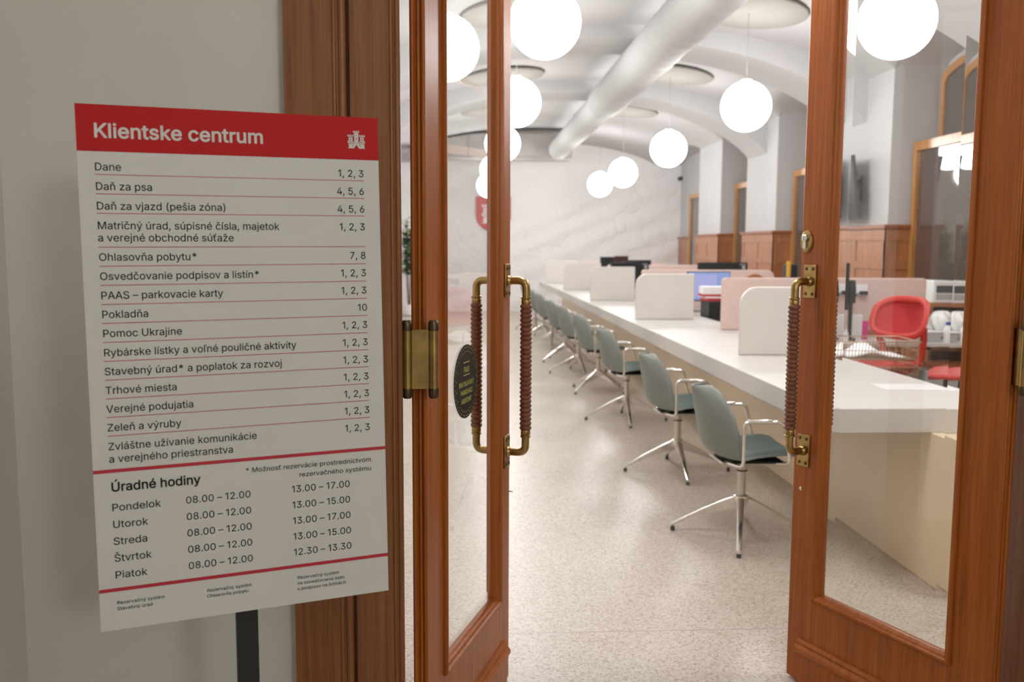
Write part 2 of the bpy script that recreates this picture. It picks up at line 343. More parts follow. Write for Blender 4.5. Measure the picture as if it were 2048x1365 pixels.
GLYPHS = {
' ': (188, []),
'(': (273, [[177,-101, 169,-92, 141,-37, 123,3, 106,56, 94,105, 87,157, 84,200, 85,251, 97,328, 114,405, 139,476, 157,513, 173,541, 177,544, 233,544, 238,541, 240,537, 222,498, 202,446, 183,387, 170,335, 165,310, 157,240, 156,178, 164,120, 172,83, 182,50, 194,12, 240,-95, 237,-99, 233,-101]]),
')': (273, [[38,-101, 34,-98, 33,-94, 54,-49, 80,16, 102,87, 114,157, 117,225, 107,315, 89,390, 64,466, 33,538, 35,542, 39,544, 95,544, 101,541, 105,533, 134,475, 159,403, 171,357, 179,316, 188,246, 190,207, 187,153, 179,106, 167,55, 158,28, 130,-42, 102,-97, 95,-101]]),
'*': (453, [[202,218, 198,221, 196,226, 200,320, 118,270, 113,268, 107,275, 86,312, 86,318, 175,365, 87,411, 85,415, 109,460, 115,463, 200,411, 197,509, 203,514, 248,514, 253,511, 255,506, 252,411, 332,461, 337,463, 341,461, 365,419, 365,412, 277,365, 362,320, 366,314, 341,270, 337,268, 252,320, 254,222, 248,218]]),
',': (188, [[39,-124, 35,-121, 33,-117, 64,72, 71,76, 137,75, 140,73, 141,68, 88,-120, 82,-124]]),
'.': (188, [[94,-9, 59,6, 45,42, 60,77, 96,92, 131,75, 146,40, 131,6]]),
'0': (453, [[222,-12, 191,-8, 161,1, 132,17, 102,45, 81,75, 65,111, 51,162, 44,207, 43,267, 44,301, 49,337, 63,394, 82,435, 100,460, 127,487, 161,508, 196,518, 234,520, 264,517, 299,505, 324,489, 347,469, 370,436, 388,399, 402,350, 408,309, 410,254, 408,200, 400,151, 389,112, 371,74, 360,57, 353,47, 326,21, 297,3, 262,-8],
 [220,56, 231,56, 260,61, 286,77, 303,95, 316,120, 333,175, 339,250, 338,285, 333,332, 325,365, 315,392, 300,417, 284,434, 261,448, 227,455, 190,446, 166,432, 151,414, 137,389, 127,362, 119,329, 114,269, 116,214, 119,179, 127,147, 140,115, 150,96, 166,77, 192,61]]),
'1': (330, [[177,-5, 173,-2, 171,3, 171,439, 52,354, 48,356, 45,361, 45,426, 49,432, 162,513, 238,514, 243,511, 245,506, 245,2, 243,-2, 238,-5]]),
'2': (453, [[65,-5, 59,2, 59,44, 61,49, 279,286, 306,328, 315,371, 312,396, 302,418, 271,445, 221,455, 196,452, 173,442, 155,427, 144,413, 136,392, 133,366, 128,359, 123,358, 67,358, 62,364, 63,391, 69,416, 77,433, 83,446, 110,477, 138,498, 168,512, 200,519, 227,521, 276,513, 307,502, 338,479, 361,452, 381,411, 386,372, 376,318, 361,288, 333,248, 273,179, 163,63, 388,62, 394,56, 393,-1, 386,-5]]),
'3': (453, [[210,-12, 192,-11, 166,-6, 133,5, 95,27, 66,56, 51,84, 47,92, 39,131, 42,135, 46,137, 108,136, 112,134, 115,129, 119,109, 129,91, 147,75, 168,63, 215,56, 248,58, 275,66, 295,78, 311,96, 319,112, 321,124, 324,144, 321,170, 311,195, 296,214, 275,229, 247,238, 206,243, 158,243, 153,246, 152,250, 152,296, 153,301, 275,440, 279,446, 71,447, 65,454, 66,509, 68,513, 73,514, 371,514, 376,507, 376,462, 375,457, 233,296, 235,294, 246,295, 276,292, 307,281, 335,266, 360,244, 374,226, 387,199, 396,171, 398,139, 395,116, 390,96, 377,70, 358,42, 336,24, 316,11, 296,2, 260,-8, 247,-11]]),
'4': (453, [[283,-5, 278,2, 278,97, 276,100, 43,100, 38,102, 35,107, 35,157, 39,166, 240,507, 244,512, 248,514, 308,514, 313,511, 315,507, 116,169, 119,168, 277,168, 278,317, 281,321, 286,322, 339,322, 346,320, 348,314, 348,169, 351,168, 409,168, 415,166, 418,159, 417,107, 415,102, 411,100, 348,99, 348,3, 346,-2, 339,-5]]),
'5': (453, [[213,-12, 196,-11, 162,-3, 136,8, 106,28, 79,57, 62,92, 55,129, 57,132, 63,136, 122,135, 127,130, 143,91, 174,65, 217,56, 249,58, 275,69, 294,85, 308,104, 318,130, 321,145, 322,167, 320,190, 310,219, 294,241, 273,258, 249,268, 216,272, 172,264, 128,241, 74,247, 64,251, 63,261, 90,505, 93,511, 99,514, 366,514, 370,511, 371,506, 371,454, 366,447, 158,447, 155,445, 141,310, 178,330, 228,339, 262,335, 293,326, 324,310, 351,285, 367,264, 382,235, 394,196, 396,161, 394,135, 387,106, 372,72, 356,50, 334,28, 315,14, 283,-2, 252,-9]]),
'6': (453, [[221,-12, 196,-9, 171,-3, 153,5, 138,12, 117,27, 95,51, 77,79, 67,105, 62,127, 59,165, 63,199, 77,244, 89,270, 107,302, 248,511, 255,514, 320,514, 325,511, 325,505, 192,312, 235,319, 266,317, 291,310, 317,300, 345,278, 374,242, 386,211, 393,184, 394,164, 393,131, 384,97, 371,70, 356,49, 335,26, 313,11, 281,-3, 256,-9],
 [222,54, 255,57, 277,67, 291,79, 298,86, 311,106, 319,129, 322,150, 319,187, 310,211, 295,232, 277,246, 256,256, 227,260, 203,258, 193,255, 176,248, 157,232, 143,214, 137,199, 133,187, 130,164, 133,127, 142,104, 155,84, 176,67, 195,58]]),
'7': (453, [[98,-5, 94,-2, 94,3, 316,446, 314,447, 63,448, 57,454, 57,506, 59,511, 65,514, 388,514, 393,512, 396,506, 395,448, 169,-2, 163,-5]]),
'8': (453, [[216,-12, 189,-9, 153,0, 131,8, 99,29, 70,59, 53,94, 47,139, 50,165, 60,195, 76,222, 98,245, 121,259, 140,266, 138,269, 116,279, 91,304, 71,342, 66,374, 66,389, 70,416, 85,450, 111,480, 148,504, 169,513, 198,519, 239,520, 255,519, 286,511, 309,501, 339,481, 365,451, 382,417, 387,379, 380,341, 362,305, 336,279, 313,267, 329,260, 353,245, 377,221, 393,192, 402,167, 406,132, 400,97, 383,62, 352,27, 319,7, 289,-4, 255,-11],
 [217,55, 233,54, 258,57, 284,65, 305,78, 318,92, 328,114, 332,141, 328,165, 319,185, 301,205, 281,218, 256,227, 226,230, 214,229, 194,226, 170,218, 151,205, 141,195, 134,186, 123,162, 120,139, 122,124, 125,111, 135,91, 150,76, 169,65, 195,57],
 [221,296, 230,296, 274,306, 303,332, 312,355, 314,376, 304,416, 293,428, 274,444, 226,455, 181,445, 175,442, 149,417, 141,400, 138,380, 141,351, 150,332, 180,305]]),
'9': (453, [[131,-5, 127,-2, 127,3, 260,197, 212,190, 192,191, 161,198, 135,210, 102,236, 79,267, 67,294, 63,312, 60,324, 59,358, 60,378, 67,407, 82,439, 96,460, 108,473, 117,482, 130,491, 162,508, 193,517, 226,521, 253,519, 281,512, 313,497, 335,482, 356,459, 372,436, 385,408, 393,374, 394,344, 390,308, 376,266, 347,211, 320,167, 205,-1, 198,-5],
 [216,249, 226,248, 251,251, 281,264, 295,276, 307,293, 319,322, 322,342, 320,373, 310,404, 298,423, 280,440, 252,452, 228,455, 201,452, 175,441, 157,426, 142,405, 133,374, 130,347, 134,321, 143,296, 156,279, 176,262, 201,252]]),
'A': (480, [[17,-5, 12,1, 15,12, 196,508, 203,514, 277,513, 281,508, 289,487, 466,7, 466,-1, 459,-5, 398,-5, 392,-2, 344,128, 339,137, 142,138, 138,136, 88,-2, 82,-5],
 [163,204, 313,204, 316,206, 288,286, 239,436, 236,433, 199,312]]),
'B': (456, [[61,-5, 57,-2, 55,3, 55,506, 57,511, 63,514, 253,514, 273,512, 299,507, 332,495, 362,472, 381,450, 387,439, 400,404, 402,381, 401,352, 391,318, 358,283, 325,266, 338,262, 366,248, 386,232, 406,206, 417,178, 420,168, 422,129, 418,102, 403,64, 380,36, 346,14, 316,3, 279,-4, 256,-5],
 [131,63, 256,62, 282,65, 308,72, 327,84, 345,108, 350,141, 347,161, 337,183, 322,201, 304,213, 276,224, 248,226, 131,226],
 [131,291, 242,290, 264,293, 290,303, 319,328, 329,351, 331,372, 326,399, 311,424, 283,441, 239,447, 131,447]]),
'C': (510, [[261,-12, 226,-8, 183,3, 148,21, 121,42, 94,70, 68,110, 48,157, 39,202, 35,259, 39,305, 49,355, 65,394, 78,415, 88,432, 110,456, 149,489, 187,506, 231,518, 278,520, 306,518, 341,509, 376,494, 407,473, 432,447, 452,420, 467,387, 477,349, 471,343, 411,343, 406,345, 386,390, 376,402, 353,425, 316,444, 273,450, 246,449, 209,440, 186,428, 164,410, 142,384, 128,359, 120,339, 113,305, 108,254, 110,220, 118,177, 133,140, 146,118, 163,99, 187,80, 209,68, 227,63, 238,61, 268,58, 313,65, 355,85, 385,116, 403,160, 408,165, 471,165, 476,163, 477,157, 468,125, 451,87, 431,59, 404,34, 374,15, 339,0, 303,-9]]),
'D': (502, [[61,-5, 57,-2, 55,3, 55,506, 57,511, 63,514, 232,514, 263,511, 312,501, 357,481, 384,461, 416,429, 438,392, 455,347, 464,303, 466,271, 467,254, 464,208, 453,157, 433,111, 414,79, 384,49, 354,28, 308,8, 267,-2, 226,-5],
 [131,63, 228,63, 254,65, 288,73, 318,87, 341,103, 361,126, 374,149, 385,179, 392,217, 394,241, 392,293, 386,324, 375,359, 361,384, 341,407, 317,425, 287,437, 252,445, 219,448, 131,447]]),
'E': (419, [[61,-5, 57,-2, 55,3, 55,506, 57,511, 63,514, 369,514, 374,512, 377,507, 378,456, 376,451, 372,448, 131,447, 131,292, 354,291, 360,284, 360,232, 357,226, 352,224, 131,223, 130,66, 133,62, 374,62, 380,56, 380,3, 378,-2, 372,-5]]),
'I': (175, [[58,-5, 54,-2, 52,3, 52,507, 54,511, 59,514, 116,514, 121,511, 123,506, 123,2, 121,-2, 116,-5]]),
'K': (467, [[61,-5, 57,-2, 55,3, 55,506, 57,511, 63,514, 122,514, 127,512, 130,508, 129,262, 131,258, 170,306, 361,511, 367,514, 444,514, 450,512, 452,508, 450,504, 253,293, 249,287, 447,11, 453,2, 452,-2, 446,-5, 374,-5, 369,-3, 198,236, 181,220, 130,166, 130,3, 128,-2, 122,-5]]),
'L': (393, [[61,-5, 57,-2, 55,3, 55,507, 57,511, 62,514, 123,514, 128,511, 130,506, 130,64, 133,62, 361,62, 366,56, 366,2, 363,-3, 358,-5]]),
'M': (628, [[61,-5, 57,-2, 55,3, 55,506, 57,511, 63,514, 149,514, 156,511, 278,197, 314,91, 349,193, 472,509, 479,514, 564,514, 570,512, 572,506, 572,3, 571,-2, 564,-5, 506,-5, 502,-3, 499,2, 499,339, 501,399, 460,287, 347,1, 341,-5, 289,-5, 283,-2, 279,4, 164,293, 126,400, 128,331, 127,2, 126,-2, 121,-5]]),
'N': (523, [[61,-5, 57,-2, 55,3, 55,506, 57,511, 63,514, 133,514, 141,509, 342,193, 396,104, 394,151, 394,507, 397,512, 401,514, 459,514, 465,512, 468,506, 468,3, 466,-2, 459,-5, 389,-5, 383,-2, 202,282, 127,407, 130,311, 130,2, 128,-2, 123,-5]]),
'O': (533, [[261,-12, 226,-8, 183,3, 148,21, 121,42, 94,70, 68,110, 48,157, 39,202, 35,259, 39,305, 49,355, 65,394, 78,415, 88,432, 110,456, 149,489, 187,506, 231,518, 276,520, 311,517, 347,506, 387,488, 415,465, 445,432, 470,391, 486,349, 495,306, 498,239, 495,202, 487,167, 470,116, 447,78, 419,47, 386,21, 348,2, 308,-8],
 [258,59, 292,59, 324,68, 349,81, 377,106, 388,119, 402,142, 413,171, 424,217, 425,245, 424,291, 416,329, 405,361, 389,388, 369,411, 347,429, 336,435, 323,441, 297,448, 274,450, 237,448, 211,440, 188,430, 161,409, 148,393, 133,369, 120,339, 111,297, 108,254, 111,210, 118,176, 130,145, 146,119, 164,97, 187,80, 221,65, 241,59]]),
'P': (445, [[61,-5, 57,-2, 55,3, 55,506, 57,511, 63,514, 244,514, 272,511, 303,505, 334,491, 358,475, 379,454, 396,429, 408,392, 412,376, 414,359, 412,319, 406,294, 393,262, 379,241, 359,220, 336,204, 302,189, 271,183, 248,181, 131,181, 130,1, 123,-5],
 [131,248, 239,248, 263,250, 296,260, 313,274, 330,298, 337,321, 339,338, 337,376, 328,401, 315,419, 296,435, 262,445, 231,448, 131,447]]),
'R': (449, [[61,-5, 57,-2, 55,3, 55,506, 57,511, 63,514, 244,514, 273,511, 299,506, 334,493, 370,468, 393,436, 406,408, 411,386, 414,342, 412,324, 406,296, 391,264, 369,236, 321,206, 431,4, 431,-2, 424,-5, 356,-5, 349,-2, 248,186, 244,192, 241,194, 131,192, 130,1, 123,-5],
 [131,261, 238,260, 268,263, 297,272, 316,284, 330,302, 337,326, 340,349, 337,378, 335,388, 330,403, 319,418, 296,436, 263,445, 232,448, 131,447]]),
'S': (447, [[214,-14, 192,-13, 164,-8, 135,1, 100,19, 80,35, 61,56, 46,82, 37,109, 33,135, 36,140, 40,142, 104,142, 109,137, 115,112, 126,92, 146,74, 166,64, 224,54, 259,57, 287,66, 307,77, 325,95, 331,105, 336,115, 340,142, 336,162, 328,177, 294,201, 170,239, 146,248, 110,265, 83,285, 67,305, 61,315, 51,343, 47,372, 53,414, 72,452, 89,472, 111,488, 129,498, 165,513, 199,520, 234,521, 255,520, 292,512, 319,502, 354,480, 381,451, 398,418, 405,382, 404,377, 397,374, 337,374, 334,376, 331,382, 321,411, 297,434, 279,444, 255,451, 215,453, 194,451, 167,443, 148,432, 138,422, 128,408, 122,392, 121,372, 125,352, 136,336, 170,313, 217,296, 311,269, 362,242, 384,220, 400,199, 410,169, 413,137, 408,98, 390,63, 377,44, 357,25, 324,6, 295,-5, 257,-13]]),
'T': (449, [[194,-5, 190,-2, 188,3, 188,446, 185,448, 33,448, 27,454, 27,508, 30,512, 35,514, 416,513, 420,511, 422,506, 422,454, 416,448, 265,448, 262,446, 262,2, 260,-2, 255,-5]]),
'U': (517, [[247,-13, 224,-12, 189,-4, 154,10, 132,24, 100,51, 80,79, 67,106, 58,141, 55,169, 55,509, 62,514, 121,514, 126,513, 129,508, 129,178, 133,144, 143,120, 162,92, 187,74, 221,61, 262,57, 297,61, 329,72, 354,90, 373,116, 383,143, 388,171, 388,508, 390,513, 394,514, 457,514, 461,511, 462,506, 462,175, 459,139, 451,108, 436,76, 420,55, 396,31, 366,11, 333,-3, 301,-10]]),
'V': (480, [[204,-5, 200,-2, 198,3, 14,501, 13,511, 19,514, 82,514, 89,509, 197,207, 239,76, 242,72, 286,211, 390,508, 397,514, 463,513, 467,508, 466,502, 283,1, 277,-5]]),
'Z': (438, [[43,-5, 39,-2, 38,3, 38,46, 40,52, 270,389, 311,446, 308,448, 42,448, 37,450, 35,454, 35,506, 37,511, 43,514, 394,514, 399,512, 402,506, 402,464, 401,459, 178,134, 126,63, 129,61, 397,62, 401,61, 404,56, 404,3, 402,-2, 396,-5]]),
'a': (389, [[156,-14, 127,-10, 97,-1, 68,17, 50,35, 40,50, 29,79, 25,109, 30,142, 40,164, 78,198, 131,217, 183,226, 229,231, 261,239, 271,257, 262,295, 243,313, 236,318, 196,326, 149,317, 122,298, 104,273, 99,270, 44,285, 38,289, 37,293, 54,325, 78,351, 104,369, 137,381, 188,388, 236,385, 287,364, 307,348, 325,324, 337,293, 342,249, 342,2, 340,-3, 336,-5, 281,-5, 276,-4, 273,2, 272,42, 254,21, 217,-3, 188,-11],
 [168,50, 201,54, 225,63, 242,75, 257,93, 271,139, 271,181, 257,176, 226,170, 177,163, 136,154, 107,136, 98,105, 107,74, 133,56]]),
'b': (424, [[224,-13, 200,-10, 170,0, 138,25, 117,50, 117,1, 114,-4, 109,-6, 55,-5, 48,0, 48,506, 50,511, 54,514, 112,514, 119,509, 120,331, 139,353, 171,378, 202,387, 230,389, 261,387, 286,379, 316,364, 340,343, 357,323, 373,298, 386,260, 394,213, 395,189, 393,150, 386,118, 375,84, 361,59, 337,29, 311,10, 286,-3, 267,-9, 256,-12],
 [216,53, 224,52, 252,56, 275,69, 297,90, 311,118, 320,153, 323,184, 320,226, 311,260, 298,286, 277,307, 260,317, 250,321, 225,324, 215,324, 186,319, 163,308, 144,289, 128,258, 121,228, 118,194, 121,150, 130,116, 143,89, 164,70, 176,62, 189,56]]),
'c': (396, [[201,-13, 176,-10, 137,1, 110,15, 91,31, 72,51, 53,81, 39,115, 32,151, 29,191, 32,224, 39,261, 53,295, 68,320, 78,331, 95,348, 113,363, 145,379, 173,387, 207,389, 261,382, 308,359, 345,323, 366,278, 364,274, 358,271, 303,257, 298,261, 286,286, 276,298, 266,308, 241,320, 213,324, 192,323, 175,320, 148,307, 128,286, 117,265, 112,254, 104,224, 102,198, 103,160, 111,125, 117,110, 128,91, 150,69, 173,56, 206,51, 243,57, 269,70, 288,92, 299,118, 305,122, 360,108, 365,105, 367,101, 345,54, 308,17, 260,-6]]),
'd': (424, [[186,-13, 168,-12, 142,-4, 108,12, 84,33, 67,54, 52,80, 38,115, 30,155, 29,180, 30,223, 39,265, 50,292, 66,321, 92,350, 111,365, 130,375, 163,387, 196,389, 222,387, 253,378, 287,352, 306,329, 307,509, 313,514, 371,514, 375,511, 376,506, 376,0, 370,-5, 316,-6, 311,-4, 308,1, 307,50, 290,28, 253,0, 226,-10],
 [200,53, 208,52, 236,56, 260,69, 280,89, 295,118, 304,150, 306,178, 304,229, 295,263, 282,285, 261,308, 236,320, 210,324, 173,320, 148,308, 129,289, 112,258, 104,228, 102,200, 104,149, 114,116, 128,90, 148,70, 170,57]]),
'e': (404, [[206,-13, 178,-10, 143,-1, 115,12, 88,33, 67,58, 47,95, 37,126, 32,151, 29,183, 30,220, 38,255, 51,291, 74,328, 91,346, 110,361, 142,378, 172,387, 205,389, 236,387, 266,379, 297,364, 323,344, 345,318, 362,281, 370,256, 375,228, 376,195, 376,171, 374,166, 370,165, 103,164, 105,138, 113,111, 131,84, 153,65, 180,55, 212,51, 255,59, 281,76, 301,106, 307,109, 363,97, 367,94, 369,88, 353,56, 337,35, 311,14, 282,-1, 248,-10],
 [104,226, 300,226, 303,228, 303,233, 294,268, 279,291, 261,309, 233,322, 200,324, 177,322, 160,315, 148,309, 128,291, 113,268, 104,241]]),
'h': (410, [[54,-5, 50,-2, 48,3, 48,507, 50,511, 55,514, 112,514, 117,511, 119,506, 120,335, 149,365, 172,377, 192,385, 234,389, 265,385, 299,372, 325,351, 346,322, 355,297, 362,251, 362,2, 359,-3, 354,-5, 297,-5, 291,-1, 290,239, 285,274, 270,299, 245,318, 206,324, 180,320, 160,311, 146,301, 131,282, 122,257, 119,233, 119,1, 112,-5]]),
'i': (167, [[54,-5, 50,-2, 48,3, 49,377, 50,381, 55,384, 112,384, 117,381, 118,376, 118,2, 117,-2, 112,-5],
 [82,439, 51,452, 36,483, 51,516, 84,529, 117,515, 131,483, 117,452, 85,439]]),
'j': (167, [[-9,-148, -15,-141, -14,-86, -8,-82, 21,-79, 34,-70, 45,-54, 47,-36, 48,378, 49,382, 54,384, 112,384, 117,382, 119,376, 119,-36, 116,-62, 103,-96, 91,-114, 69,-131, 36,-144, 7,-148],
 [82,439, 50,451, 36,483, 50,515, 83,529, 116,515, 131,483, 117,452]]),
'k': (381, [[54,-5, 50,-2, 48,3, 48,507, 50,511, 55,514, 112,514, 117,511, 119,506, 120,219, 156,253, 281,382, 286,384, 356,384, 363,381, 362,374, 208,216, 376,1, 374,-3, 369,-5, 296,-5, 291,-3, 154,170, 119,138, 119,3, 118,-2, 111,-5]]),
'l': (167, [[54,-5, 50,-2, 48,3, 48,507, 50,511, 55,514, 112,514, 117,511, 119,506, 119,2, 117,-2, 112,-5]]),
'm': (610, [[54,-5, 50,-2, 48,3, 48,376, 51,382, 56,384, 109,384, 114,382, 117,377, 117,333, 131,351, 172,381, 219,391, 251,386, 262,382, 288,366, 311,336, 317,323, 334,347, 347,359, 356,366, 384,381, 410,389, 435,391, 465,389, 494,378, 505,372, 525,357, 544,332, 558,297, 562,261, 562,3, 559,-3, 554,-5, 497,-5, 491,1, 490,257, 485,287, 469,310, 447,321, 420,325, 375,315, 350,288, 346,273, 340,248, 340,1, 334,-5, 277,-5, 272,-3, 269,3, 269,259, 265,281, 263,289, 249,308, 229,321, 200,325, 158,314, 131,287, 122,267, 119,243, 119,1, 112,-5]]),
'n': (410, [[54,-5, 50,-2, 48,3, 48,376, 50,381, 56,384, 109,384, 114,382, 117,377, 117,332, 127,345, 149,366, 192,385, 224,389, 256,386, 299,372, 325,351, 345,323, 355,298, 360,269, 362,3, 360,-2, 354,-5, 299,-5, 294,-3, 291,0, 290,239, 285,274, 270,299, 245,318, 206,324, 180,320, 160,311, 146,301, 131,282, 122,257, 119,233, 119,1, 112,-5]]),
'o': (415, [[201,-13, 176,-10, 137,1, 110,15, 91,31, 72,51, 53,81, 39,115, 32,151, 29,191, 32,224, 39,261, 53,295, 68,320, 78,331, 95,348, 113,363, 145,379, 173,387, 207,389, 241,387, 271,379, 301,364, 329,341, 346,322, 361,296, 376,260, 384,226, 386,186, 384,149, 375,113, 359,75, 347,56, 333,39, 303,14, 272,-1, 240,-10],
 [204,51, 242,56, 268,70, 281,84, 289,93, 302,118, 311,153, 314,183, 311,223, 309,234, 302,256, 288,284, 268,306, 251,315, 240,321, 212,324, 175,320, 148,306, 129,286, 112,254, 104,224, 102,198, 104,149, 113,118, 127,93, 148,70, 161,62, 173,56]]),
'p': (424, [[54,-148, 50,-145, 48,-140, 48,379, 55,384, 109,384, 114,383, 117,378, 117,328, 137,352, 157,368, 170,377, 186,383, 202,387, 230,389, 260,387, 286,379, 317,364, 334,349, 350,331, 360,319, 374,295, 386,260, 394,213, 394,165, 387,119, 375,84, 356,51, 336,28, 314,11, 289,-1, 256,-12, 226,-13, 200,-10, 174,-1, 139,25, 120,47, 119,-142, 112,-148],
 [216,53, 224,52, 252,56, 275,69, 297,90, 311,118, 320,153, 323,184, 320,226, 311,260, 298,286, 277,307, 260,317, 250,321, 225,324, 215,324, 186,319, 163,308, 144,289, 128,258, 121,228, 118,194, 121,150, 130,116, 143,89, 164,70, 176,62, 189,56]]),
'r': (259, [[54,-5, 50,-2, 48,3, 49,379, 56,384, 109,384, 114,382, 117,377, 117,336, 126,348, 149,371, 180,385, 212,390, 244,388, 248,381, 248,326, 246,320, 239,318, 207,321, 162,311, 131,282, 122,262, 119,241, 118,-1, 112,-5]]),
's': (365, [[175,-13, 147,-10, 114,-3, 82,14, 59,35, 41,60, 31,94, 37,99, 94,112, 99,108, 109,81, 125,65, 152,54, 180,50, 215,55, 223,57, 242,66, 257,83, 263,103, 250,133, 214,149, 149,165, 118,175, 89,189, 69,205, 47,240, 42,271, 45,299, 61,334, 86,359, 117,375, 148,386, 188,389, 224,386, 252,378, 282,361, 303,340, 317,320, 328,293, 328,289, 319,284, 268,272, 264,275, 240,312, 220,323, 187,328, 158,324, 135,314, 119,298, 114,276, 116,263, 119,256, 127,247, 170,229, 260,205, 292,189, 309,174, 327,148, 331,138, 336,106, 331,74, 318,49, 292,20, 260,1, 223,-10]]),
't': (227, [[163,-9, 138,-6, 108,5, 88,19, 69,49, 60,94, 60,320, 57,322, 8,322, 3,325, 1,329, 1,375, 4,382, 9,384, 57,384, 60,385, 60,469, 62,473, 67,476, 123,476, 129,473, 131,468, 132,384, 202,383, 207,381, 208,377, 208,329, 205,324, 200,322, 134,322, 131,320, 131,99, 138,73, 142,64, 169,55, 199,58, 204,57, 208,49, 217,7, 216,0, 210,-4, 194,-8]]),
'u': (410, [[177,-10, 146,-6, 116,5, 104,13, 86,28, 69,51, 55,83, 49,107, 48,123, 48,378, 51,382, 56,384, 112,384, 118,379, 119,141, 123,108, 141,78, 163,62, 202,55, 226,58, 247,67, 258,74, 265,80, 279,99, 288,121, 290,144, 291,379, 297,384, 356,383, 360,381, 362,376, 361,1, 355,-5, 301,-5, 296,-3, 293,2, 292,48, 280,32, 266,19, 259,13, 239,3, 221,-5]]),
'v': (389, [[164,-5, 160,-2, 156,4, 14,374, 14,381, 20,384, 81,384, 88,381, 170,154, 195,80, 219,154, 301,381, 308,384, 368,384, 373,382, 375,377, 230,-1, 224,-5]]),
'y': (389, [[84,-150, 49,-145, 43,-139, 56,-87, 63,-81, 104,-84, 126,-71, 147,-34, 158,-1, 17,364, 13,376, 14,381, 20,384, 81,384, 88,381, 164,172, 194,82, 195,81, 219,154, 301,381, 308,384, 368,384, 373,382, 375,377, 208,-61, 181,-109, 146,-137, 133,-142, 93,-150]]),
'z': (380, [[43,-5, 39,-2, 37,3, 37,44, 40,51, 245,316, 241,318, 49,318, 43,324, 43,376, 45,381, 51,384, 330,384, 335,382, 338,376, 338,333, 337,328, 134,63, 138,61, 339,61, 344,54, 344,3, 343,-2, 336,-5]]),
'Í': (175, [[58,-5, 54,-2, 52,3, 52,507, 54,511, 59,514, 116,514, 121,511, 123,506, 123,2, 121,-2, 116,-5],
 [63,553, 58,557, 59,562, 106,662, 111,664, 174,664, 180,661, 182,658, 180,654, 115,555, 109,552]]),
'Ú': (517, [[247,-13, 224,-12, 189,-4, 154,10, 132,24, 100,51, 80,79, 67,106, 58,141, 55,169, 55,509, 62,514, 121,514, 126,513, 129,508, 129,178, 133,144, 143,120, 162,92, 187,74, 221,61, 262,57, 297,61, 329,72, 354,90, 373,116, 383,143, 388,171, 388,508, 390,513, 394,514, 457,514, 461,511, 462,506, 462,175, 459,139, 451,108, 436,76, 420,55, 396,31, 366,11, 333,-3, 301,-10],
 [233,554, 229,556, 228,560, 277,662, 283,664, 344,664, 351,662, 352,659, 351,655, 286,556, 279,553]]),
'Ý': (472, [[204,-5, 200,-2, 198,3, 198,207, 13,506, 13,511, 19,514, 88,514, 96,509, 199,341, 237,273, 276,347, 376,509, 384,514, 455,513, 459,508, 457,503, 274,208, 273,-1, 267,-5],
 [209,553, 205,556, 205,559, 254,662, 259,664, 322,664, 328,661, 329,657, 322,646, 262,555, 255,552]]),
'á': (389, [[156,-14, 127,-10, 97,-1, 68,17, 50,35, 40,50, 29,79, 25,109, 30,142, 40,164, 78,198, 131,217, 183,226, 229,231, 261,239, 271,257, 262,295, 243,313, 236,318, 196,326, 149,317, 122,298, 104,273, 99,270, 44,285, 38,289, 37,293, 54,325, 78,351, 104,369, 137,381, 188,388, 236,385, 287,364, 307,348, 325,324, 337,293, 342,249, 342,2, 340,-3, 336,-5, 281,-5, 276,-4, 273,2, 272,42, 254,21, 217,-3, 188,-11],
 [168,50, 201,54, 225,63, 242,75, 257,93, 271,139, 271,181, 257,176, 226,170, 177,163, 136,154, 107,136, 98,105, 107,74, 133,56],
 [163,424, 159,427, 158,432, 207,531, 213,534, 274,534, 281,531, 281,527, 277,519, 215,425, 209,424]]),
'é': (404, [[206,-13, 178,-10, 143,-1, 115,12, 88,33, 67,58, 47,95, 37,126, 32,151, 29,183, 30,220, 38,255, 51,291, 74,328, 91,346, 110,361, 142,378, 172,387, 205,389, 236,387, 266,379, 297,364, 323,344, 345,318, 362,281, 370,256, 375,228, 376,195, 376,171, 374,166, 370,165, 103,164, 105,138, 113,111, 131,84, 153,65, 180,55, 212,51, 255,59, 281,76, 301,106, 307,109, 363,97, 367,94, 369,88, 353,56, 337,35, 311,14, 282,-1, 248,-10],
 [104,226, 300,226, 303,228, 303,233, 294,268, 279,291, 261,309, 233,322, 200,324, 177,322, 160,315, 148,309, 128,291, 113,268, 104,241],
 [178,425, 174,428, 174,433, 222,532, 228,534, 290,534, 296,532, 297,528, 291,518, 231,427, 225,424]]),
'í': (167, [[54,-5, 50,-2, 48,3, 48,377, 50,381, 55,384, 112,384, 117,381, 119,376, 119,2, 117,-2, 112,-5],
 [57,424, 53,427, 53,431, 101,532, 106,534, 170,534, 176,531, 176,526, 110,426, 104,424]]),
'ó': (415, [[201,-13, 176,-10, 137,1, 110,15, 91,31, 72,51, 53,81, 39,115, 32,151, 29,191, 32,224, 39,261, 53,295, 68,320, 78,331, 95,348, 113,363, 145,379, 173,387, 207,389, 241,387, 271,379, 301,364, 329,341, 346,322, 361,296, 376,260, 384,226, 386,186, 384,149, 375,113, 359,75, 347,56, 333,39, 303,14, 272,-1, 240,-10],
 [204,51, 242,56, 268,70, 281,84, 289,93, 302,118, 311,153, 314,183, 311,223, 309,234, 302,256, 288,284, 268,306, 251,315, 240,321, 212,324, 175,320, 148,306, 129,286, 112,254, 104,224, 102,198, 104,149, 113,118, 127,93, 148,70, 161,62, 173,56],
 [182,425, 178,427, 177,431, 226,533, 231,534, 293,534, 300,532, 301,529, 300,525, 235,427, 228,424]]),
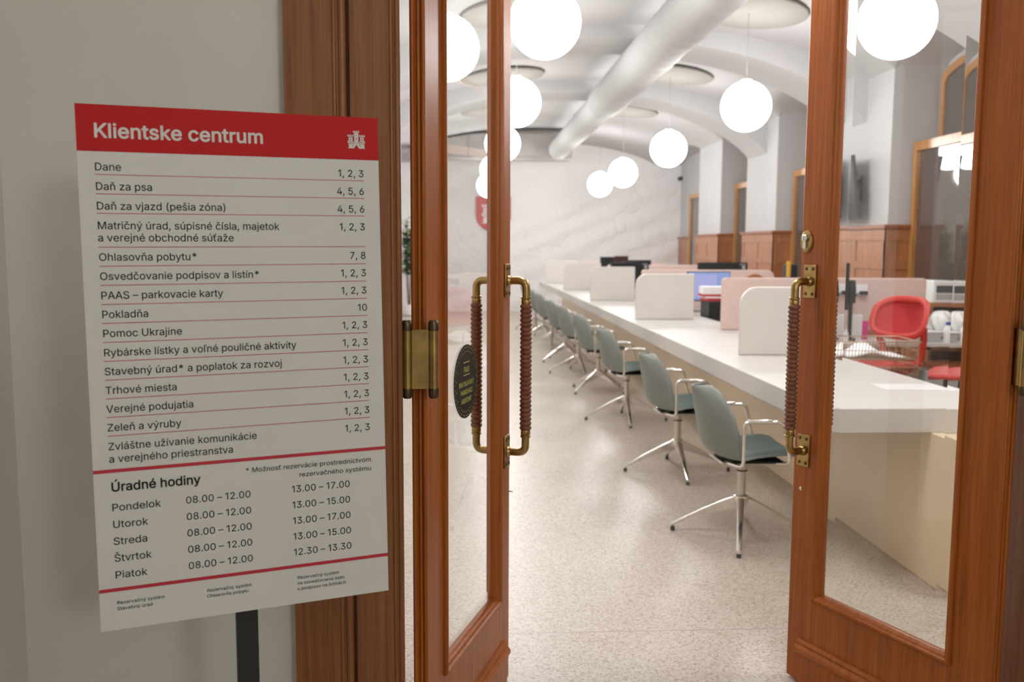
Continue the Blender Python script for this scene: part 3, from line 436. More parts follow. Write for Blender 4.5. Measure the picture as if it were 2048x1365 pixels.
'ú': (410, [[177,-10, 146,-6, 116,5, 104,13, 86,28, 69,51, 55,83, 49,107, 48,123, 48,378, 51,382, 56,384, 112,384, 118,379, 119,141, 123,108, 141,78, 163,62, 202,55, 226,58, 247,67, 258,74, 265,80, 279,99, 288,121, 290,144, 291,379, 297,384, 356,383, 360,381, 362,376, 361,1, 355,-5, 301,-5, 296,-3, 293,2, 292,48, 280,32, 266,19, 259,13, 239,3, 221,-5],
 [179,424, 175,427, 175,432, 223,532, 229,534, 290,534, 296,531, 298,528, 296,524, 231,426, 225,424]]),
'ý': (389, [[84,-150, 49,-145, 43,-139, 56,-87, 63,-81, 104,-84, 126,-71, 147,-34, 158,-1, 17,364, 13,376, 14,381, 20,384, 81,384, 88,381, 164,172, 194,82, 195,81, 219,154, 301,381, 308,384, 368,384, 373,382, 375,377, 208,-61, 181,-109, 146,-137, 133,-142, 93,-150],
 [169,424, 165,427, 164,431, 212,532, 218,534, 280,534, 286,531, 287,527, 282,517, 221,426, 215,424]]),
'č': (396, [[201,-13, 176,-10, 137,1, 110,15, 91,31, 72,51, 53,81, 39,115, 32,151, 29,191, 32,224, 39,261, 53,295, 68,320, 78,331, 95,348, 113,363, 145,379, 173,387, 207,389, 261,382, 308,359, 345,323, 366,278, 364,274, 358,271, 303,257, 298,261, 286,286, 276,298, 266,308, 241,320, 213,324, 192,323, 175,320, 148,307, 128,286, 117,265, 112,254, 104,224, 102,198, 103,160, 111,125, 117,110, 128,91, 150,69, 173,56, 206,51, 243,57, 269,70, 288,92, 299,118, 305,122, 360,108, 365,105, 367,101, 345,54, 308,17, 260,-6],
 [178,430, 172,435, 99,518, 93,526, 96,533, 101,534, 158,534, 165,528, 207,477, 248,526, 256,534, 313,534, 320,531, 321,526, 319,521, 239,431, 233,430]]),
'ľ': (215, [[54,-5, 50,-2, 48,3, 48,507, 50,511, 55,514, 112,514, 117,511, 119,506, 119,2, 117,-2, 112,-5],
 [164,399, 160,402, 158,407, 158,532, 165,537, 224,537, 227,535, 229,531, 211,406, 209,401, 204,399]]),
'ň': (410, [[54,-5, 50,-2, 48,3, 48,376, 50,381, 56,384, 109,384, 114,382, 117,377, 117,332, 127,345, 149,366, 192,385, 224,389, 256,386, 299,372, 325,351, 345,323, 355,298, 360,269, 362,3, 360,-2, 354,-5, 299,-5, 294,-3, 291,0, 290,239, 285,274, 270,299, 245,318, 206,324, 180,320, 160,311, 146,301, 131,282, 122,257, 119,233, 119,1, 112,-5],
 [176,430, 168,437, 96,519, 91,527, 94,532, 99,534, 157,533, 205,477, 252,533, 311,534, 318,531, 319,527, 317,522, 237,432, 231,430]]),
'Š': (447, [[214,-14, 192,-13, 164,-8, 135,1, 100,19, 80,35, 61,56, 46,82, 37,109, 33,135, 36,140, 40,142, 104,142, 109,137, 115,112, 126,92, 146,74, 166,64, 224,54, 259,57, 287,66, 307,77, 325,95, 331,105, 336,115, 340,142, 336,162, 328,177, 294,201, 170,239, 146,248, 110,265, 83,285, 67,305, 61,315, 51,343, 47,372, 53,414, 72,452, 89,472, 111,488, 129,498, 165,513, 199,520, 234,521, 255,520, 292,512, 319,502, 354,480, 381,451, 398,418, 405,382, 404,377, 397,374, 337,374, 334,376, 331,382, 321,411, 297,434, 279,444, 255,451, 215,453, 194,451, 167,443, 148,432, 138,422, 128,408, 122,392, 121,372, 125,352, 136,336, 170,313, 217,296, 311,269, 362,242, 384,220, 400,199, 410,169, 413,137, 408,98, 390,63, 377,44, 357,25, 324,6, 295,-5, 257,-13],
 [195,560, 182,572, 111,652, 108,657, 111,662, 116,664, 175,663, 222,608, 225,609, 263,657, 271,663, 329,664, 335,660, 337,657, 334,652, 254,562, 249,560]]),
'š': (365, [[175,-13, 147,-10, 114,-3, 82,14, 59,35, 41,60, 31,94, 37,99, 94,112, 99,108, 109,81, 125,65, 152,54, 180,50, 215,55, 223,57, 242,66, 257,83, 263,103, 250,133, 214,149, 149,165, 118,175, 89,189, 69,205, 47,240, 42,271, 45,299, 61,334, 86,359, 117,375, 148,386, 188,389, 224,386, 252,378, 282,361, 303,340, 317,320, 328,293, 328,289, 319,284, 268,272, 264,275, 240,312, 220,323, 187,328, 158,324, 135,314, 119,298, 114,276, 116,263, 119,256, 127,247, 170,229, 260,205, 292,189, 309,174, 327,148, 331,138, 336,106, 331,74, 318,49, 292,20, 260,1, 223,-10],
 [158,430, 147,439, 75,521, 72,528, 75,533, 80,534, 138,534, 185,478, 188,479, 230,530, 235,534, 293,534, 299,531, 301,526, 296,519, 217,431, 212,430]]),
'ť': (262, [[163,-9, 138,-6, 108,5, 88,19, 69,49, 60,94, 60,320, 57,322, 8,322, 3,325, 1,329, 1,375, 4,382, 9,384, 57,384, 60,385, 60,469, 62,473, 67,476, 123,476, 129,473, 131,468, 132,384, 202,383, 207,381, 208,377, 208,329, 205,324, 200,322, 134,322, 131,320, 131,99, 138,73, 142,64, 169,55, 199,58, 204,57, 208,49, 217,7, 216,0, 210,-4, 194,-8],
 [167,420, 163,423, 161,428, 161,553, 168,558, 227,558, 230,556, 232,552, 214,427, 212,422, 207,420]]),
'ž': (380, [[43,-5, 39,-2, 37,3, 37,44, 40,51, 245,316, 241,318, 49,318, 43,324, 43,376, 45,381, 51,384, 330,384, 335,382, 338,376, 338,333, 337,328, 134,63, 138,61, 339,61, 344,54, 344,3, 343,-2, 336,-5],
 [158,430, 153,433, 76,522, 73,527, 76,532, 81,534, 139,533, 146,527, 186,478, 191,481, 228,528, 235,533, 293,534, 299,531, 300,526, 293,516, 219,432, 214,430]]),
'–': (350, [[1,183, -5,190, -5,241, -3,246, 2,249, 347,249, 352,247, 355,242, 355,190, 352,185, 348,183]]),
}
GLYPHS_BOLD = {
' ': (188, []),
'K': (467, [[61,-17, 52,-15, 46,-9, 42,3, 42,506, 46,517, 52,523, 62,526, 122,526, 133,523, 141,514, 142,506, 143,294, 355,523, 367,526, 444,526, 456,523, 464,513, 464,503, 461,498, 265,287, 458,17, 465,6, 463,-9, 456,-15, 446,-18, 374,-18, 362,-14, 196,217, 146,166, 143,159, 142,3, 140,-8, 133,-15, 123,-17]]),
'a': (389, [[156,-26, 121,-21, 90,-12, 61,6, 39,29, 33,37, 20,63, 16,79, 12,109, 18,144, 29,170, 72,209, 124,228, 174,237, 229,244, 253,250, 258,260, 252,285, 237,302, 231,306, 194,313, 156,306, 131,288, 111,261, 98,257, 33,276, 25,285, 25,297, 43,332, 72,362, 97,380, 131,392, 188,401, 236,397, 251,393, 291,377, 313,360, 322,351, 336,330, 348,299, 355,249, 355,2, 352,-8, 343,-16, 334,-18, 279,-18, 269,-15, 264,-10, 258,8, 224,-14, 214,-17, 188,-24],
 [168,63, 191,65, 206,69, 221,75, 236,87, 248,104, 259,140, 258,163, 177,151, 142,143, 118,128, 110,105, 117,83, 139,68]]),
'c': (396, [[201,-25, 170,-22, 131,-10, 103,5, 85,20, 60,45, 42,75, 28,109, 19,151, 16,191, 19,224, 28,268, 42,301, 57,326, 67,338, 88,359, 107,374, 138,390, 173,399, 207,402, 267,393, 315,370, 356,329, 377,285, 378,273, 371,264, 365,260, 303,245, 295,247, 288,254, 275,280, 261,295, 237,308, 213,312, 192,311, 178,308, 154,295, 139,279, 124,251, 117,223, 114,199, 114,175, 117,151, 124,124, 138,99, 155,81, 170,72, 180,67, 207,63, 237,69, 260,80, 277,99, 288,124, 300,133, 311,133, 366,119, 377,111, 379,101, 377,91, 356,48, 315,6, 266,-18]]),
'd': (424, [[186,-25, 168,-24, 136,-15, 102,1, 73,26, 56,48, 41,74, 27,109, 18,155, 16,180, 18,223, 28,271, 39,300, 59,334, 85,361, 100,373, 131,390, 158,398, 177,401, 196,402, 222,399, 261,389, 290,365, 293,365, 294,506, 297,518, 303,524, 313,527, 368,527, 377,525, 386,518, 389,506, 389,3, 387,-6, 380,-15, 370,-18, 308,-17, 303,-14, 297,-7, 295,13, 293,14, 262,-10, 251,-15, 226,-23],
 [200,65, 208,65, 232,69, 254,80, 269,95, 284,124, 291,151, 294,178, 291,228, 284,256, 271,279, 255,297, 232,308, 210,312, 177,308, 155,297, 140,283, 123,251, 117,226, 114,200, 114,176, 117,151, 126,123, 139,96, 155,80, 175,69]]),
'e': (404, [[206,-25, 178,-23, 137,-13, 108,1, 77,26, 60,46, 48,64, 38,83, 29,105, 19,151, 16,183, 18,220, 27,261, 38,295, 56,325, 70,343, 104,373, 136,389, 172,399, 205,402, 236,399, 272,390, 303,375, 334,350, 356,324, 374,288, 381,261, 388,228, 389,195, 387,164, 380,155, 370,152, 117,151, 117,145, 126,114, 140,93, 160,76, 190,66, 212,63, 248,70, 273,87, 290,112, 296,118, 307,122, 370,108, 379,99, 381,90, 380,81, 367,54, 348,28, 321,5, 288,-13, 270,-18, 247,-23],
 [117,239, 285,238, 288,240, 282,261, 268,284, 255,298, 232,309, 200,312, 178,309, 155,298, 142,287, 125,263]]),
'h': (410, [[54,-17, 45,-15, 39,-9, 36,3, 36,507, 38,517, 47,525, 56,526, 112,526, 120,525, 125,521, 130,515, 132,507, 132,369, 146,378, 186,396, 224,401, 264,397, 305,383, 337,357, 357,328, 367,303, 373,269, 374,251, 374,2, 373,-6, 369,-11, 363,-16, 355,-17, 297,-17, 287,-15, 281,-8, 278,3, 278,239, 274,267, 260,292, 242,305, 236,307, 205,311, 186,308, 166,300, 153,291, 141,274, 134,253, 132,233, 132,3, 130,-6, 122,-15, 112,-17]]),
'i': (167, [[54,-17, 45,-15, 40,-9, 36,3, 36,377, 39,387, 48,395, 57,396, 112,396, 122,393, 127,388, 131,376, 131,2, 128,-8, 119,-16, 110,-18],
 [78,427, 50,438, 40,445, 25,476, 24,483, 25,491, 37,516, 44,526, 73,538, 84,541, 95,538, 123,526, 133,512, 143,483, 131,449, 124,441, 90,427]]),
'k': (381, [[54,-17, 45,-15, 39,-9, 36,3, 36,507, 38,517, 47,525, 56,526, 112,526, 120,525, 125,521, 130,515, 132,507, 132,249, 275,393, 286,396, 357,396, 367,393, 374,387, 376,378, 373,368, 234,226, 225,214, 386,10, 388,-4, 380,-14, 370,-17, 296,-18, 285,-15, 154,151, 151,152, 132,133, 132,3, 129,-8, 122,-15, 112,-17]]),
'l': (167, [[54,-17, 45,-15, 39,-9, 36,3, 36,507, 38,517, 47,525, 56,526, 112,526, 122,523, 128,518, 132,506, 132,2, 129,-8, 120,-16, 111,-18]]),
'm': (610, [[54,-17, 45,-15, 39,-9, 36,3, 36,376, 38,386, 44,392, 56,396, 109,396, 117,395, 127,386, 129,369, 131,367, 161,390, 170,393, 219,404, 244,400, 264,396, 292,378, 304,367, 319,348, 349,377, 377,392, 410,401, 439,404, 471,400, 500,390, 512,383, 537,363, 555,338, 568,307, 572,288, 574,262, 574,3, 572,-7, 566,-14, 555,-17, 497,-17, 487,-15, 480,-6, 478,3, 478,257, 474,281, 460,300, 440,310, 420,312, 382,304, 361,282, 353,249, 353,3, 351,-6, 344,-15, 334,-17, 276,-17, 265,-14, 259,-7, 257,3, 257,259, 254,274, 251,283, 239,299, 222,310, 201,312, 164,303, 142,281, 134,262, 132,243, 132,3, 130,-6, 122,-15, 112,-17]]),
'n': (410, [[54,-17, 45,-15, 39,-9, 36,3, 36,376, 38,387, 45,393, 55,396, 116,395, 126,387, 129,368, 131,367, 144,377, 180,395, 222,401, 270,396, 305,383, 336,357, 356,329, 366,304, 372,277, 374,251, 374,3, 371,-8, 365,-15, 354,-18, 297,-17, 287,-15, 281,-8, 278,3, 278,239, 274,266, 260,292, 242,305, 236,307, 206,311, 186,308, 166,300, 153,291, 141,274, 135,254, 132,233, 132,3, 130,-6, 122,-15, 112,-17]]),
'o': (415, [[201,-25, 170,-22, 131,-10, 103,5, 85,20, 60,45, 42,75, 28,109, 19,151, 16,191, 19,224, 28,268, 42,301, 57,326, 67,338, 88,359, 107,374, 138,390, 173,399, 207,402, 241,399, 277,390, 307,375, 340,348, 357,328, 372,303, 387,266, 396,226, 399,186, 396,149, 386,106, 370,69, 358,50, 344,33, 328,17, 310,2, 278,-13, 240,-23],
 [204,64, 239,69, 261,81, 276,98, 291,124, 299,154, 302,183, 297,228, 291,250, 277,278, 260,296, 245,304, 232,309, 212,312, 178,308, 154,295, 140,280, 123,248, 117,223, 114,198, 114,175, 117,151, 124,124, 138,99, 155,81, 167,74, 180,67]]),
'r': (259, [[54,-17, 45,-15, 39,-9, 36,3, 36,376, 37,385, 45,393, 55,396, 110,396, 120,393, 125,388, 131,372, 144,382, 175,396, 212,402, 249,399, 258,392, 260,382, 260,324, 257,313, 251,308, 241,305, 209,309, 169,300, 142,276, 135,259, 132,241, 132,3, 130,-6, 122,-15, 112,-17]]),
's': (365, [[175,-25, 147,-23, 108,-14, 71,6, 47,29, 30,54, 19,94, 21,103, 30,110, 93,124, 102,122, 108,116, 120,88, 130,77, 155,66, 182,62, 213,67, 235,77, 246,89, 250,101, 240,123, 208,138, 143,154, 112,164, 83,177, 57,200, 40,225, 35,240, 30,271, 32,299, 35,311, 50,341, 80,370, 110,387, 148,398, 188,402, 224,398, 258,389, 288,373, 315,346, 328,326, 339,299, 341,291, 339,284, 333,276, 325,272, 270,260, 263,261, 253,268, 230,303, 213,312, 185,316, 160,312, 140,301, 131,293, 129,288, 127,276, 130,263, 138,256, 177,240, 267,217, 298,200, 320,181, 338,154, 342,144, 348,106, 342,68, 329,43, 320,30, 298,9, 267,-10, 229,-21]]),
't': (227, [[163,-21, 132,-17, 102,-6, 77,12, 58,43, 47,94, 47,308, 44,310, 0,311, -9,319, -11,329, -12,375, -9,385, -3,392, 2,395, 47,397, 49,475, 56,485, 67,488, 123,488, 135,485, 141,479, 143,469, 144,397, 209,394, 218,387, 221,377, 221,329, 218,319, 213,314, 202,310, 147,310, 144,308, 144,100, 149,79, 152,74, 173,67, 199,71, 212,67, 217,62, 219,55, 230,7, 227,-6, 217,-15, 194,-20]]),
'u': (410, [[177,-22, 140,-17, 103,-2, 74,22, 55,49, 45,73, 37,107, 36,123, 36,376, 37,384, 45,393, 56,396, 112,396, 122,393, 129,387, 132,376, 132,141, 136,112, 149,88, 170,73, 202,68, 226,72, 241,78, 252,86, 268,106, 276,129, 278,144, 278,376, 280,386, 287,393, 297,396, 354,396, 362,395, 371,387, 374,376, 374,3, 373,-6, 365,-15, 355,-17, 294,-16, 289,-14, 283,-7, 280,12, 279,13, 265,2, 229,-16]]),
'y': (389, [[84,-162, 69,-161, 43,-156, 32,-146, 31,-132, 44,-83, 47,-77, 55,-70, 66,-69, 99,-71, 115,-62, 134,-31, 144,-2, 2,368, 0,378, 2,387, 9,393, 20,396, 83,396, 93,393, 99,387, 175,178, 192,127, 195,124, 290,387, 296,393, 306,396, 368,396, 379,393, 387,384, 387,371, 219,-67, 192,-116, 152,-148, 139,-154, 93,-162]]),
'Ú': (517, [[247,-25, 224,-24, 183,-15, 148,-1, 126,12, 117,18, 89,45, 69,73, 55,100, 45,141, 42,169, 42,506, 44,515, 52,524, 63,527, 122,527, 132,524, 139,516, 141,506, 141,178, 145,148, 158,119, 172,100, 186,90, 198,82, 222,74, 262,70, 296,74, 323,84, 332,90, 347,102, 361,120, 372,149, 375,171, 375,506, 377,515, 384,524, 394,527, 454,527, 463,525, 472,518, 475,506, 475,175, 471,139, 462,101, 447,70, 431,49, 402,20, 372,0, 339,-14, 301,-23],
 [233,541, 224,544, 218,550, 215,559, 217,566, 265,668, 272,674, 282,677, 344,677, 357,673, 363,665, 365,658, 363,650, 297,550, 291,544, 281,541]]),
'é': (404, [[206,-25, 178,-23, 137,-13, 108,1, 77,26, 60,46, 48,64, 38,83, 29,105, 19,151, 16,183, 18,220, 27,261, 38,295, 56,325, 70,343, 104,373, 136,389, 172,399, 205,402, 236,399, 272,390, 303,375, 334,350, 356,324, 374,288, 381,261, 388,228, 389,195, 387,164, 380,155, 370,152, 117,151, 117,145, 126,114, 140,93, 160,76, 190,66, 212,63, 248,70, 273,87, 290,112, 296,118, 307,122, 370,108, 379,99, 381,90, 380,81, 367,54, 348,28, 321,5, 288,-13, 270,-18, 247,-23],
 [117,239, 285,238, 288,240, 282,261, 268,284, 255,298, 232,309, 200,312, 178,309, 155,298, 142,287, 125,263],
 [178,412, 170,415, 163,421, 161,430, 162,438, 211,538, 218,545, 228,547, 291,547, 303,543, 309,534, 307,520, 242,421, 236,415, 226,412]]),
}
# ------------------------------------------------------------------ lettering
def decode(s):
    return [[(p[i], p[i + 1]) for i in range(0, len(p), 2)] for p in s]
def _area(p): return sum(p[i][0] * p[(i + 1) % len(p)][1] - p[(i + 1) % len(p)][0] * p[i][1] for i in range(len(p))) / 2
def _inside(q, p):
    c = False; n = len(p)
    for i in range(n):
        a, b_ = p[i], p[(i + 1) % n]
        if (a[1] > q[1]) != (b_[1] > q[1]) and q[0] < (b_[0] - a[0]) * (q[1] - a[1]) / (b_[1] - a[1]) + a[0]: c = not c
    return c
_tess = {}
def glyph(ch, bold):
    k = (ch, bold)
    if k in _tess: return _tess[k]
    G = GLYPHS_BOLD if bold else GLYPHS
    a, s = G.get(ch) or GLYPHS[ch]
    ps = decode(s); big = max((abs(_area(p)) for p in ps), default=0)
    sg = 1
    for p in ps:
        if abs(_area(p)) == big: sg = 1 if _area(p) > 0 else -1
    outers = [p for p in ps if _area(p) * sg > 0]; holes = [p for p in ps if _area(p) * sg <= 0]
    vv, tt = [], []
    for o_ in outers:
        group = [o_] + [h for h in holes if _inside(h[0], o_)]
        flat = [q for g in group for q in g]
        tri = tessellate_polygon([[Vector((q[0], q[1], 0)) for q in g] for g in group])
        b0 = len(vv); vv += flat; tt += [tuple(i + b0 for i in t_) for t_ in tri]
    _tess[k] = (a, vv, tt); return _tess[k]
CAP = 519.0
def text_width(s, bold=False):
    return sum(glyph(c, bold)[0] for c in s)
def put_text(mb, s, x, z, cap, width=None, align='l', bold=False, y=-0.0005, mi=0, track=0, sign=1):
    """flat lettering in the xz plane with its baseline at z; width squeezes or stretches it to fit"""
    k = cap / CAP; n = text_width(s, bold) + track * (len(s) - 1)
    kx = k if width is None else width / (n - 60)
    x0 = x if align == 'l' else x - (n * kx - 30 * kx)
    if align == 'l': x0 -= 53 * kx * 0.7
    pen = 0
    for c in s:
        a, vv, tt = glyph(c, bold)
        mb.add([(x0 + sign * (pen + q[0]) * kx, y, z + q[1] * k) for q in vv], tt, mi)
        pen += a + track
    return mb
CASTLE = [  # simple three-towered gate emblem as boxes: x0, x1, z0, z1 in a 100 x 100 field
    (3, 40, 0, 3), (64, 100, 0, 3), (8, 38, 3, 26), (64, 96, 3, 26), (38, 64, 24, 40),
    (2, 34, 29, 35), (68, 100, 29, 35), (2, 10, 35, 41), (28, 36, 35, 38), (66, 72, 35, 38), (92, 100, 35, 41), (36, 66, 29, 34),
    (8, 30, 38, 62), (73, 94, 38, 62), (2, 35, 66, 71), (68, 100, 66, 71), (2, 8, 71, 77), (14, 22, 71, 77), (29, 35, 71, 77),
    (68, 74, 71, 77), (81, 88, 71, 77), (94, 100, 71, 77), (39, 63, 36, 88), (34, 68, 90, 94), (34, 41, 94, 100), (47, 55, 94, 100), (61, 68, 94, 100)]
CASTLE_HOLES = [(17, 21, 45, 56), (81, 86, 45, 56), (49, 53, 72, 78), (49, 54, 50, 60), (28, 31, 10, 20), (70, 73, 10, 20)]
def put_castle(mb, x0, z0, w, h, y, mi=0, yh=None, mh=1):
    S = lambda a, b_, c, d, y_, m_: mb.add([(x0 + a * w / 100, y_, z0 + c * h / 100), (x0 + b_ * w / 100, y_, z0 + c * h / 100), (x0 + b_ * w / 100, y_, z0 + d * h / 100), (x0 + a * w / 100, y_, z0 + d * h / 100)], [(0, 1, 2, 3)], m_)
    for q in CASTLE: S(*q, y, mi)
    # pointed gateway cut between the two wall halves
    for a, b_ in ((38, 51), (64, 51)):
        mb.add([(x0 + a * w / 100, y, z0 + 3 * h / 100), (x0 + a * w / 100, y, z0 + 26 * h / 100), (x0 + b_ * w / 100, y, z0 + 26 * h / 100), (x0 + b_ * w / 100, y, z0 + 20 * h / 100)], [(0, 1, 2, 3)], mi)
    if yh is not None:
        for q in CASTLE_HOLES: S(*q, yh, mh)

# ------------------------------------------------------------------ the room
BE = 0.62                                           # flattening of the bays against the ribs
VT = 3.82                                           # crown of the vault between the ribs
XC, XR, XL, YE = 1.58, 4.40, -1.24, 20.5          # vault centre, pilaster faces, far wall
XRN, XLN = 4.95, -1.80                             # back of the window recesses
NICHES = [(3.9, 5.9), (7.35, 9.2), (10.6, 12.6), (13.95, 15.35), (16.8, 20.56)]
RIBS = [(3.2, 4.05), (6.5, 7.35), (9.8, 10.62), (13.06, 13.9)]
Y0 = 2.33
def struct(o, label, cat): return tag(o, label, cat, None, 'structure')
def ell(x): return 1.3 * (1 - math.sqrt(max(0.0, 1 - ((x - XC) / 3.0) ** 2)))
def lun(y):
    for a, b_ in NICHES:
        if a <= y <= b_:
            c, h = (a + b_) / 2, (b_ - a) / 2
            return 3.29 + 0.17 * math.sqrt(max(0, 1 - ((y - c) / h) ** 2))
    return 0
def ceil_z(x, y, rib):
    return 3.68 - ell(x) if rib else max(VT - BE * ell(x), lun(y))

fl = MB().box(-2.2, 5.4, -4.6, 20.8, -0.1, 0)
struct(fl.build('floor', 'floor'), 'polished beige speckled terrazzo floor running through the office', 'floor')

ce = MB(); xs = [XL + (XR - XL) * i / 72 for i in range(73)]
ybreak = sorted(set([Y0, YE] + [v for r in RIBS for v in r] + [v for n_ in NICHES for v in n_]))
segs = []
for a, b_ in zip(ybreak, ybreak[1:]):
    rib = any(r[0] <= (a + b_) / 2 <= r[1] for r in RIBS)
    n = 1 if rib else max(2, int((b_ - a) / 0.09)); segs.append((a, b_, rib, n))
rows = []
for a, b_, rib, n in segs:
    for k in range(n + 1): rows.append((a + (b_ - a) * k / n, rib))
vv = [(x, y, ceil_z(x, min(max(y, Y0), YE), rib)) for y, rib in rows for x in xs]
w_ = len(xs)
ff = [(i * w_ + j, i * w_ + j + 1, (i + 1) * w_ + j + 1, (i + 1) * w_ + j) for i in range(len(rows) - 1) for j in range(w_ - 1)
      if not (rows[i][0] == rows[i + 1][0] and rows[i][1] == rows[i + 1][1])]
ce.add(vv, ff)
for a, b_ in NICHES:      # soffits of the window recesses on both sides
    for xa, xb in ((XR, XRN + 0.05), (XLN - 0.05, XL)):
        ce.grid(lambda u, v: (xa + (xb - xa) * u, a + (b_ - a) * (0.5 - 0.5 * math.cos(PI * v)), lun(a + (b_ - a) * (0.5 - 0.5 * math.cos(PI * v)))), 1, 20)
struct(ce.build('ceiling', 'ceil', smooth=28), 'white vaulted ceiling with shallow arched ribs over the office', 'ceiling')

def side_wall(name, xf, xn, label):
    side_wall_right = xf > XC
    pts = [(xf, Y0)]
    for a, b_ in NICHES: pts += [(xf, a), (xn, a), (xn, b_), (xf, b_)]
    pts[-1] = (xn, YE + 0.1)
    mb = MB()
    for p, q in zip(pts, pts[1:]):
        mb.add([(p[0], p[1], 0), (q[0], q[1], 0), (q[0], q[1], 3.6), (p[0], p[1], 3.6)], [(0, 1, 2, 3)])
    o_ = xn + (0.25 if xn > 0 else -0.25)   # outer skin
    mb.add([(o_, Y0, 0), (o_, YE + 0.1, 0), (o_, YE + 0.1, 4.1), (o_, Y0, 4.1)], [(0, 1, 2, 3)])
    struct(mb.build(name, 'white' if side_wall_right else 'whitebounce', recalc=False), label, 'wall')
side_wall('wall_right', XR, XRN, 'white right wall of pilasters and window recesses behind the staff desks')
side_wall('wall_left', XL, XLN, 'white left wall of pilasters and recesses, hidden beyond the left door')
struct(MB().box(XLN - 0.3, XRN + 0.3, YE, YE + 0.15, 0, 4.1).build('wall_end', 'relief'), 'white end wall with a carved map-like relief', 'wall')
en = MB().box(-1.07, -0.30, 2.17, Y0, 0, 3.1).box(1.60, 5.3, 2.17, Y0, 0, 3.1).box(-0.30, 1.60, 2.17, Y0, 2.56, 3.1)
en.box(-2.1, -1.07, 2.30, Y0, 0, 3.1).box(-2.1, 5.3, 2.17, Y0, 3.1, 4.1)
struct(en.build('wall_entrance', 'hallpaint'), 'pale grey corridor wall behind the sign, beside the wooden doors', 'wall')
struct(MB().box(-1.25, -1.066, -4.5, 2.17, 0, 3.1).build('wall_corridor', 'hallpaint'), 'pale grey corridor side wall at the far left edge', 'wall')
struct(MB().box(-1.2, 5.3, -4.6, -4.5, 0, 3.1).box(5.2, 5.3, -4.5, 2.17, 0, 3.1).build('wall_back', 'hallpaint'), 'pale corridor wall behind the viewpoint', 'wall')
struct(MB().box(-1.2, 5.3, -4.6, 2.17, 3.1, 3.2).build('ceiling', 'hallpaint'), 'plain flat ceiling of the corridor outside the doors', 'ceiling')

# wainscot on pilasters: face towards the room plus the two returns into the recess
def wainscot(name, x0, side, a, b_, label, back=0.33):
    """side +1: room lies towards -x"""
    s = -side; t0 = thing(name, label, 'wainscot', (0, 0, 0), 0, None, 'structure')
    th = 0.03; zt = 1.66
    mb = MB()
    def slab(xa, xb, ya, yb, z0, z1): mb.box(min(xa, xb), max(xa, xb), min(ya, yb), max(ya, yb), z0, z1)
    slab(x0, x0 + s * th, a - th, b_ + th, 0, zt)
    slab(x0 - s * back, x0 + s * th, a - th, a, 0, zt); slab(x0 - s * back, x0 + s * th, b_, b_ + th, 0, zt)
    # raised rails and stiles on the front face
    for z0, z1 in ((0, 0.14), (1.24, 1.32), (zt - 0.12, zt)): slab(x0 + s * th, x0 + s * (th + 0.012), a - th - 0.012, b_ + th, z0, z1)
    ny = 3
    for k in range(ny):
        y = a - th + (b_ - a + 2 * th - 0.09) * k / (ny - 1); slab(x0 + s * th, x0 + s * (th + 0.009), y, y + 0.09, 0.002, zt - 0.002)
    for z0, z1 in ((0, 0.14), (1.24, 1.32), (zt - 0.12, zt)):
        slab(x0 - s * back, x0 + s * (th + 0.012), a - th - 0.012, a - th, z0, z1)
    slab(x0 + s * (th - 0.06), x0 + s * (th + 0.009), a - th - 0.009, a - th, 0.002, zt - 0.002); slab(x0 + s * th, x0 + s * (th + 0.009), a - th - 0.009, a - th + 0.02, 0.002, zt - 0.002)
    mb.build('panelling', 'panel', t0)
    c = MB()
    def cs(xa, xb, ya, yb): c.box(min(xa, xb), max(xa, xb), min(ya, yb), max(ya, yb), zt, zt + 0.045)
    cs(x0, x0 + s * (th + 0.035), a - th - 0.035, b_ + th + 0.035)
    cs(x0 - s * back, x0, a - th - 0.035, a); cs(x0 - s * back, x0, b_, b_ + th + 0.035)
    c.build('cap_rail', 'cap', t0, bevel=0.008)
PIL = [(Y0 + 0.05, 3.9), (5.9, 7.35), (9.2, 10.6), (12.6, 13.95), (15.35, 16.8), (18.55, 20.42)]
NTH = ['beside the doors', 'second from the doors', 'third from the doors, under the wall screen', 'fourth from the doors', 'fifth from the doors', 'in the far corner']
for i, (a, b_) in enumerate(PIL):
    wainscot('trim_%d' % (i + 4), XR if i < 5 else XRN - 0.005, 1, a, b_, 'orange-brown wood wainscot on the right-hand wall ' + NTH[i], 0.33 if i < 5 else 0.0)

